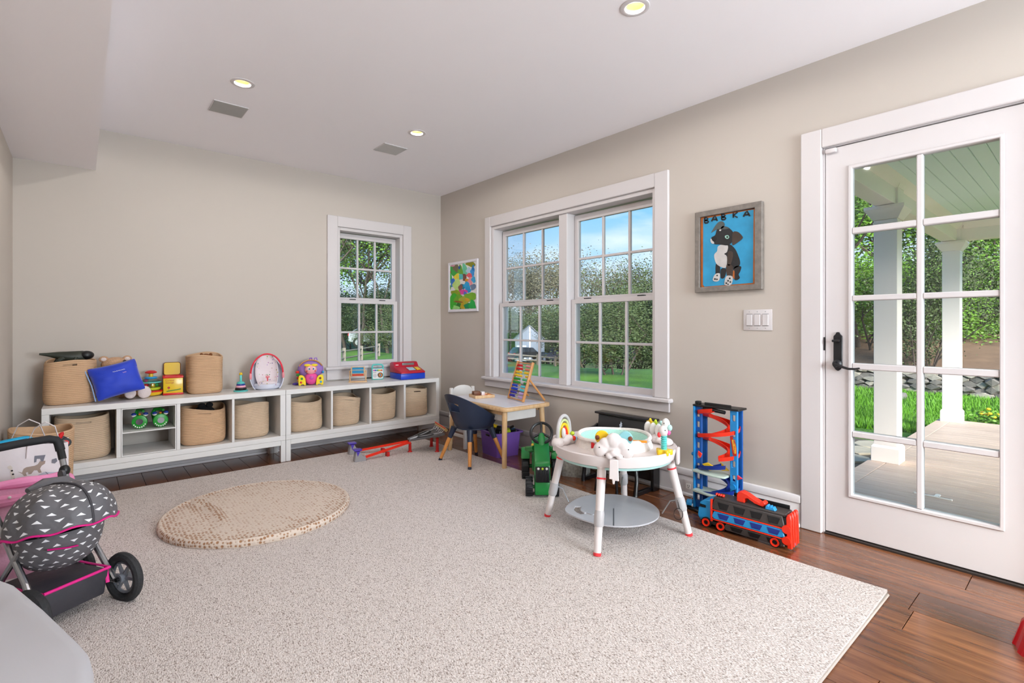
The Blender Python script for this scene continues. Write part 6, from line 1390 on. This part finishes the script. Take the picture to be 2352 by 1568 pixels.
# ------------------------------------------------------------------ pictures on the window wall
t = thing('framed_picture', 'grey-framed painting of black and white dog lettered BABKA', 'picture', (XR, 1.4685, 1.5645), rz=-PI / 2)
FRM = wood('grey_frame', (112, 104, 98), (136, 128, 120), .55, (8, 8, 8), 4)
obj('frame', bev(holed(-.2085, .2085, -.2545, .2545, [(-.178, .166, -.222, .222)], -.03, -.002, 'xz'), .003, 1), FRM, t)
def pm(X, Y):
    s = (X - 190) / 703.0; top = 230 - 123 * s; bot = 1070 - 30 * s; return (-.2085 + .417 * s, .2545 - .509 * (Y - top) / (bot - top))
def crom(pts, n=3):
    o = []; N = len(pts)
    for i in range(N):
        p0, p1, p2, p3 = pts[i - 1], pts[i], pts[(i + 1) % N], pts[(i + 2) % N]
        for k in range(n):
            t_ = k / n; o.append(tuple(.5 * (2 * p1[j] + (p2[j] - p0[j]) * t_ + (2 * p0[j] - 5 * p1[j] + 4 * p2[j] - p3[j]) * t_ ** 2 + (3 * p1[j] - p0[j] - 3 * p2[j] + p3[j]) * t_ ** 3) for j in (0, 1)))
    return o
def pic(pts, m, nm, lay): return obj(nm, prism([pm(*p) for p in (pts if nm in ('letter', 'painted_border', 'painted_sky') else crom(pts))], -.0158 - lay * .0006, -.0152 - lay * .0006, 'xz'), m, t)
obj('backing', bx(-.178, .166, -.014, -.003, -.222, .222), BLACK, t)
OCH = mat('paint_ochre', (176, 96, 36), .6, var=(20, .35)); PBL = mat('paint_blue', (46, 150, 196), .6, var=(12, .3)); PBK = mat('paint_black', (30, 30, 32), .5, var=(20, .5)); PWH = mat('paint_white', (196, 192, 190), .6, var=(24, .25)); PGY = mat('paint_grey', (78, 84, 82), .6, var=(20, .4)); PBN = mat('paint_brown', (66, 52, 44), .6, var=(20, .4))
pic([(248, 275), (825, 185), (820, 985), (250, 1012)], OCH, 'painted_border', -1); pic([(275, 290), (803, 195), (797, 970), (290, 1005), (272, 985)], PBL, 'painted_sky', 0)
pic([(505, 620), (560, 560), (620, 610), (655, 690), (670, 745), (660, 790), (600, 830), (590, 905), (540, 905), (525, 800), (515, 700)], PBK, 'painted_body', 1)
pic([(440, 580), (500, 555), (545, 575), (535, 640), (505, 660), (535, 690), (530, 790), (500, 808), (440, 780), (412, 745), (398, 670), (430, 630)], PWH, 'painted_chest', 2)
pic([(430, 400), (480, 375), (545, 380), (595, 425), (600, 480), (585, 540), (540, 570), (490, 565), (450, 560), (400, 555), (365, 520), (370, 485), (410, 460)], PBK, 'painted_head', 3)
pic([(365, 435), (410, 365), (450, 322), (490, 318), (512, 350), (490, 390), (430, 400), (385, 425)], PGY, 'painted_ear', 4); pic([(600, 430), (650, 430), (690, 470), (695, 500), (640, 545), (595, 570), (590, 510)], PBN, 'painted_ear', 4)
pic([(415, 770), (460, 785), (460, 870), (440, 945), (400, 952), (382, 935), (410, 890)], PBK, 'painted_leg', 1); pic([(415, 870), (460, 868), (455, 935), (420, 952), (385, 940), (390, 905)], PWH, 'painted_paw', 3); pic([(530, 780), (595, 790), (590, 910), (540, 910)], PBN, 'painted_leg', 3); pic([(530, 895), (592, 900), (590, 965), (565, 995), (520, 990), (508, 970)], PWH, 'painted_paw', 4)
pic([(470, 820), (520, 815), (525, 860), (505, 915), (468, 912)], PBK, 'painted_leg', 1); pic([(610, 800), (680, 795), (670, 850), (655, 880), (668, 915), (640, 938), (608, 925)], PBK, 'painted_leg', 1); pic([(595, 850), (612, 840), (612, 925), (596, 905)], OCH, 'painted_shade', 2)
pic([(358, 505), (372, 500), (400, 545), (380, 552), (362, 535)], PWH, 'painted_muzzle', 4); pic([(370, 490), (400, 472), (425, 490), (415, 525), (385, 525)], BLACK, 'painted_nose', 5); pic([(515, 470), (545, 462), (560, 485), (540, 503), (518, 490)], mat('paint_pale_green', (150, 196, 180), .5), 'painted_eye', 4); pic(circ(540, 482, 10, 10), BLACK, 'painted_pupil', 5)
for X, Y, r in ((432, 888, 8), (408, 925, 9), (430, 928, 8), (566, 920, 9), (548, 945, 9), (572, 958, 9), (530, 970, 9), (548, 982, 7)): pic(circ(X, Y, r, 8), BLACK, 'painted_spot', 5)
pic([(455, 405), (475, 402), (473, 415), (458, 418)], PWH, 'painted_glint', 5); pic([(495, 365), (560, 385), (520, 400), (470, 395)], PGY, 'painted_brow', 4); pic([(545, 640), (600, 650), (580, 760), (545, 780)], PBN, 'painted_shade', 3)
def letter(strokes, X, Y, sx=1.15):
    for st in strokes: pic(ribbon([(X + a * sx, Y + b * 1.15) for a, b in st], 16), BLACK, 'letter', 5)
Bl = [[(-18, -24), (-20, 0), (-18, 28)], [(-20, -22), (2, -22), (12, -12), (2, -1), (-18, 3)], [(-18, 3), (8, 3), (18, 14), (8, 25), (-18, 27)]]; Al = [[(-28, 24), (-8, -14), (4, -26), (16, -4), (26, 20)], [(-16, 8), (18, 4)]]; Kl = [[(-18, -22), (-18, 24)], [(20, -28), (-14, 2), (20, 22)]]
letter(Bl, 316, 303); letter(Al, 403, 288); letter(Bl, 503, 268); letter(Kl, 623, 252); letter(Al, 737, 242)
t = thing('framed_picture', 'white-framed abstract painting of green and blue blots near corner', 'picture', (XR, 4.262, 1.507), rz=-PI / 2)
obj('frame', bev(holed(-.262, .262, -.262, .262, [(-.236, .236, -.236, .236)], -.022, -.002, 'xz'), .003, 1), mat('white_frame', (226, 222, 228), .4), t); obj('paper', bx(-.236, .236, -.012, -.004, -.236, .236), mat('white_paper', (232, 228, 226), .8), t)
def am(X, Y):
    s = (X - 225) / 660.0; top = 355 - 150 * s; bot = 1440 - 40 * s; return (-.262 + .524 * s, .262 - .524 * (Y - top) / (bot - top))
random.seed(15)
def blot(X, Y, rx, ry, col, k=[0]):
    k[0] += 1; a0 = random.uniform(0, 6); rx *= 1.3; ry *= 1.3; pts = [am(X + rx * math.cos(a) * (1 + .25 * math.sin(3 * a + a0)), Y + ry * math.sin(a) * (1 + .25 * math.sin(2 * a + a0))) for a in [2 * PI * q / 18 for q in range(18)]]
    pts = [(min(.233, max(-.233, x)), min(.233, max(-.233, z))) for x, z in pts]
    obj('paint_blot', prism(pts, -.0125 - .00008 * k[0], -.0121 - .00008 * k[0], 'xz'), mat('blot_%d_%d_%d' % col, col, .7, var=(25, .25)), t)
for b in [(330, 480, 90, 110, (60, 170, 70)), (400, 440, 60, 80, (120, 110, 80)), (300, 380, 70, 30, (216, 150, 170)), (590, 480, 45, 130, (110, 200, 160)), (500, 500, 45, 90, (110, 170, 60)), (720, 330, 75, 60, (140, 140, 30)), (690, 500, 45, 55, (180, 206, 224)), (770, 520, 35, 70, (60, 150, 220)), (700, 600, 50, 35, (228, 90, 100)), (245, 540, 24, 60, (170, 20, 30)),
          (265, 680, 24, 110, (40, 170, 60)), (320, 780, 40, 90, (50, 120, 200)), (430, 660, 60, 60, (230, 210, 60)), (510, 640, 40, 60, (90, 190, 190)), (590, 650, 30, 80, (120, 70, 60)), (650, 720, 40, 40, (220, 150, 30)), (720, 740, 40, 70, (236, 150, 160)), (790, 690, 35, 50, (60, 170, 220)), (420, 830, 70, 90, (190, 220, 130)), (550, 860, 36, 60, (20, 120, 150)), (650, 830, 55, 60, (40, 160, 214)), (500, 900, 35, 70, (140, 90, 80)), (660, 930, 50, 60, (30, 150, 210)), (550, 980, 80, 45, (220, 70, 160)), (780, 860, 45, 60, (110, 130, 160)), (610, 1010, 30, 40, (80, 110, 200)), (255, 900, 22, 45, (50, 160, 30)),
          (380, 1040, 80, 90, (140, 160, 30)), (330, 1200, 90, 130, (60, 176, 40)), (480, 1150, 90, 80, (110, 170, 40)), (600, 1160, 90, 70, (170, 170, 50)), (720, 1090, 100, 90, (120, 176, 40)), (460, 1310, 60, 55, (40, 120, 30)), (560, 1290, 40, 90, (190, 160, 20)), (660, 1300, 60, 60, (20, 140, 80)), (770, 1280, 60, 90, (30, 170, 70)), (450, 1200, 80, 16, (140, 90, 30)), (400, 1330, 60, 40, (150, 214, 120)), (650, 1150, 40, 40, (206, 160, 40)), (780, 440, 20, 40, (40, 120, 190)), (480, 440, 18, 24, (40, 90, 170)), (790, 380, 14, 14, (40, 130, 190))]: blot(*b)
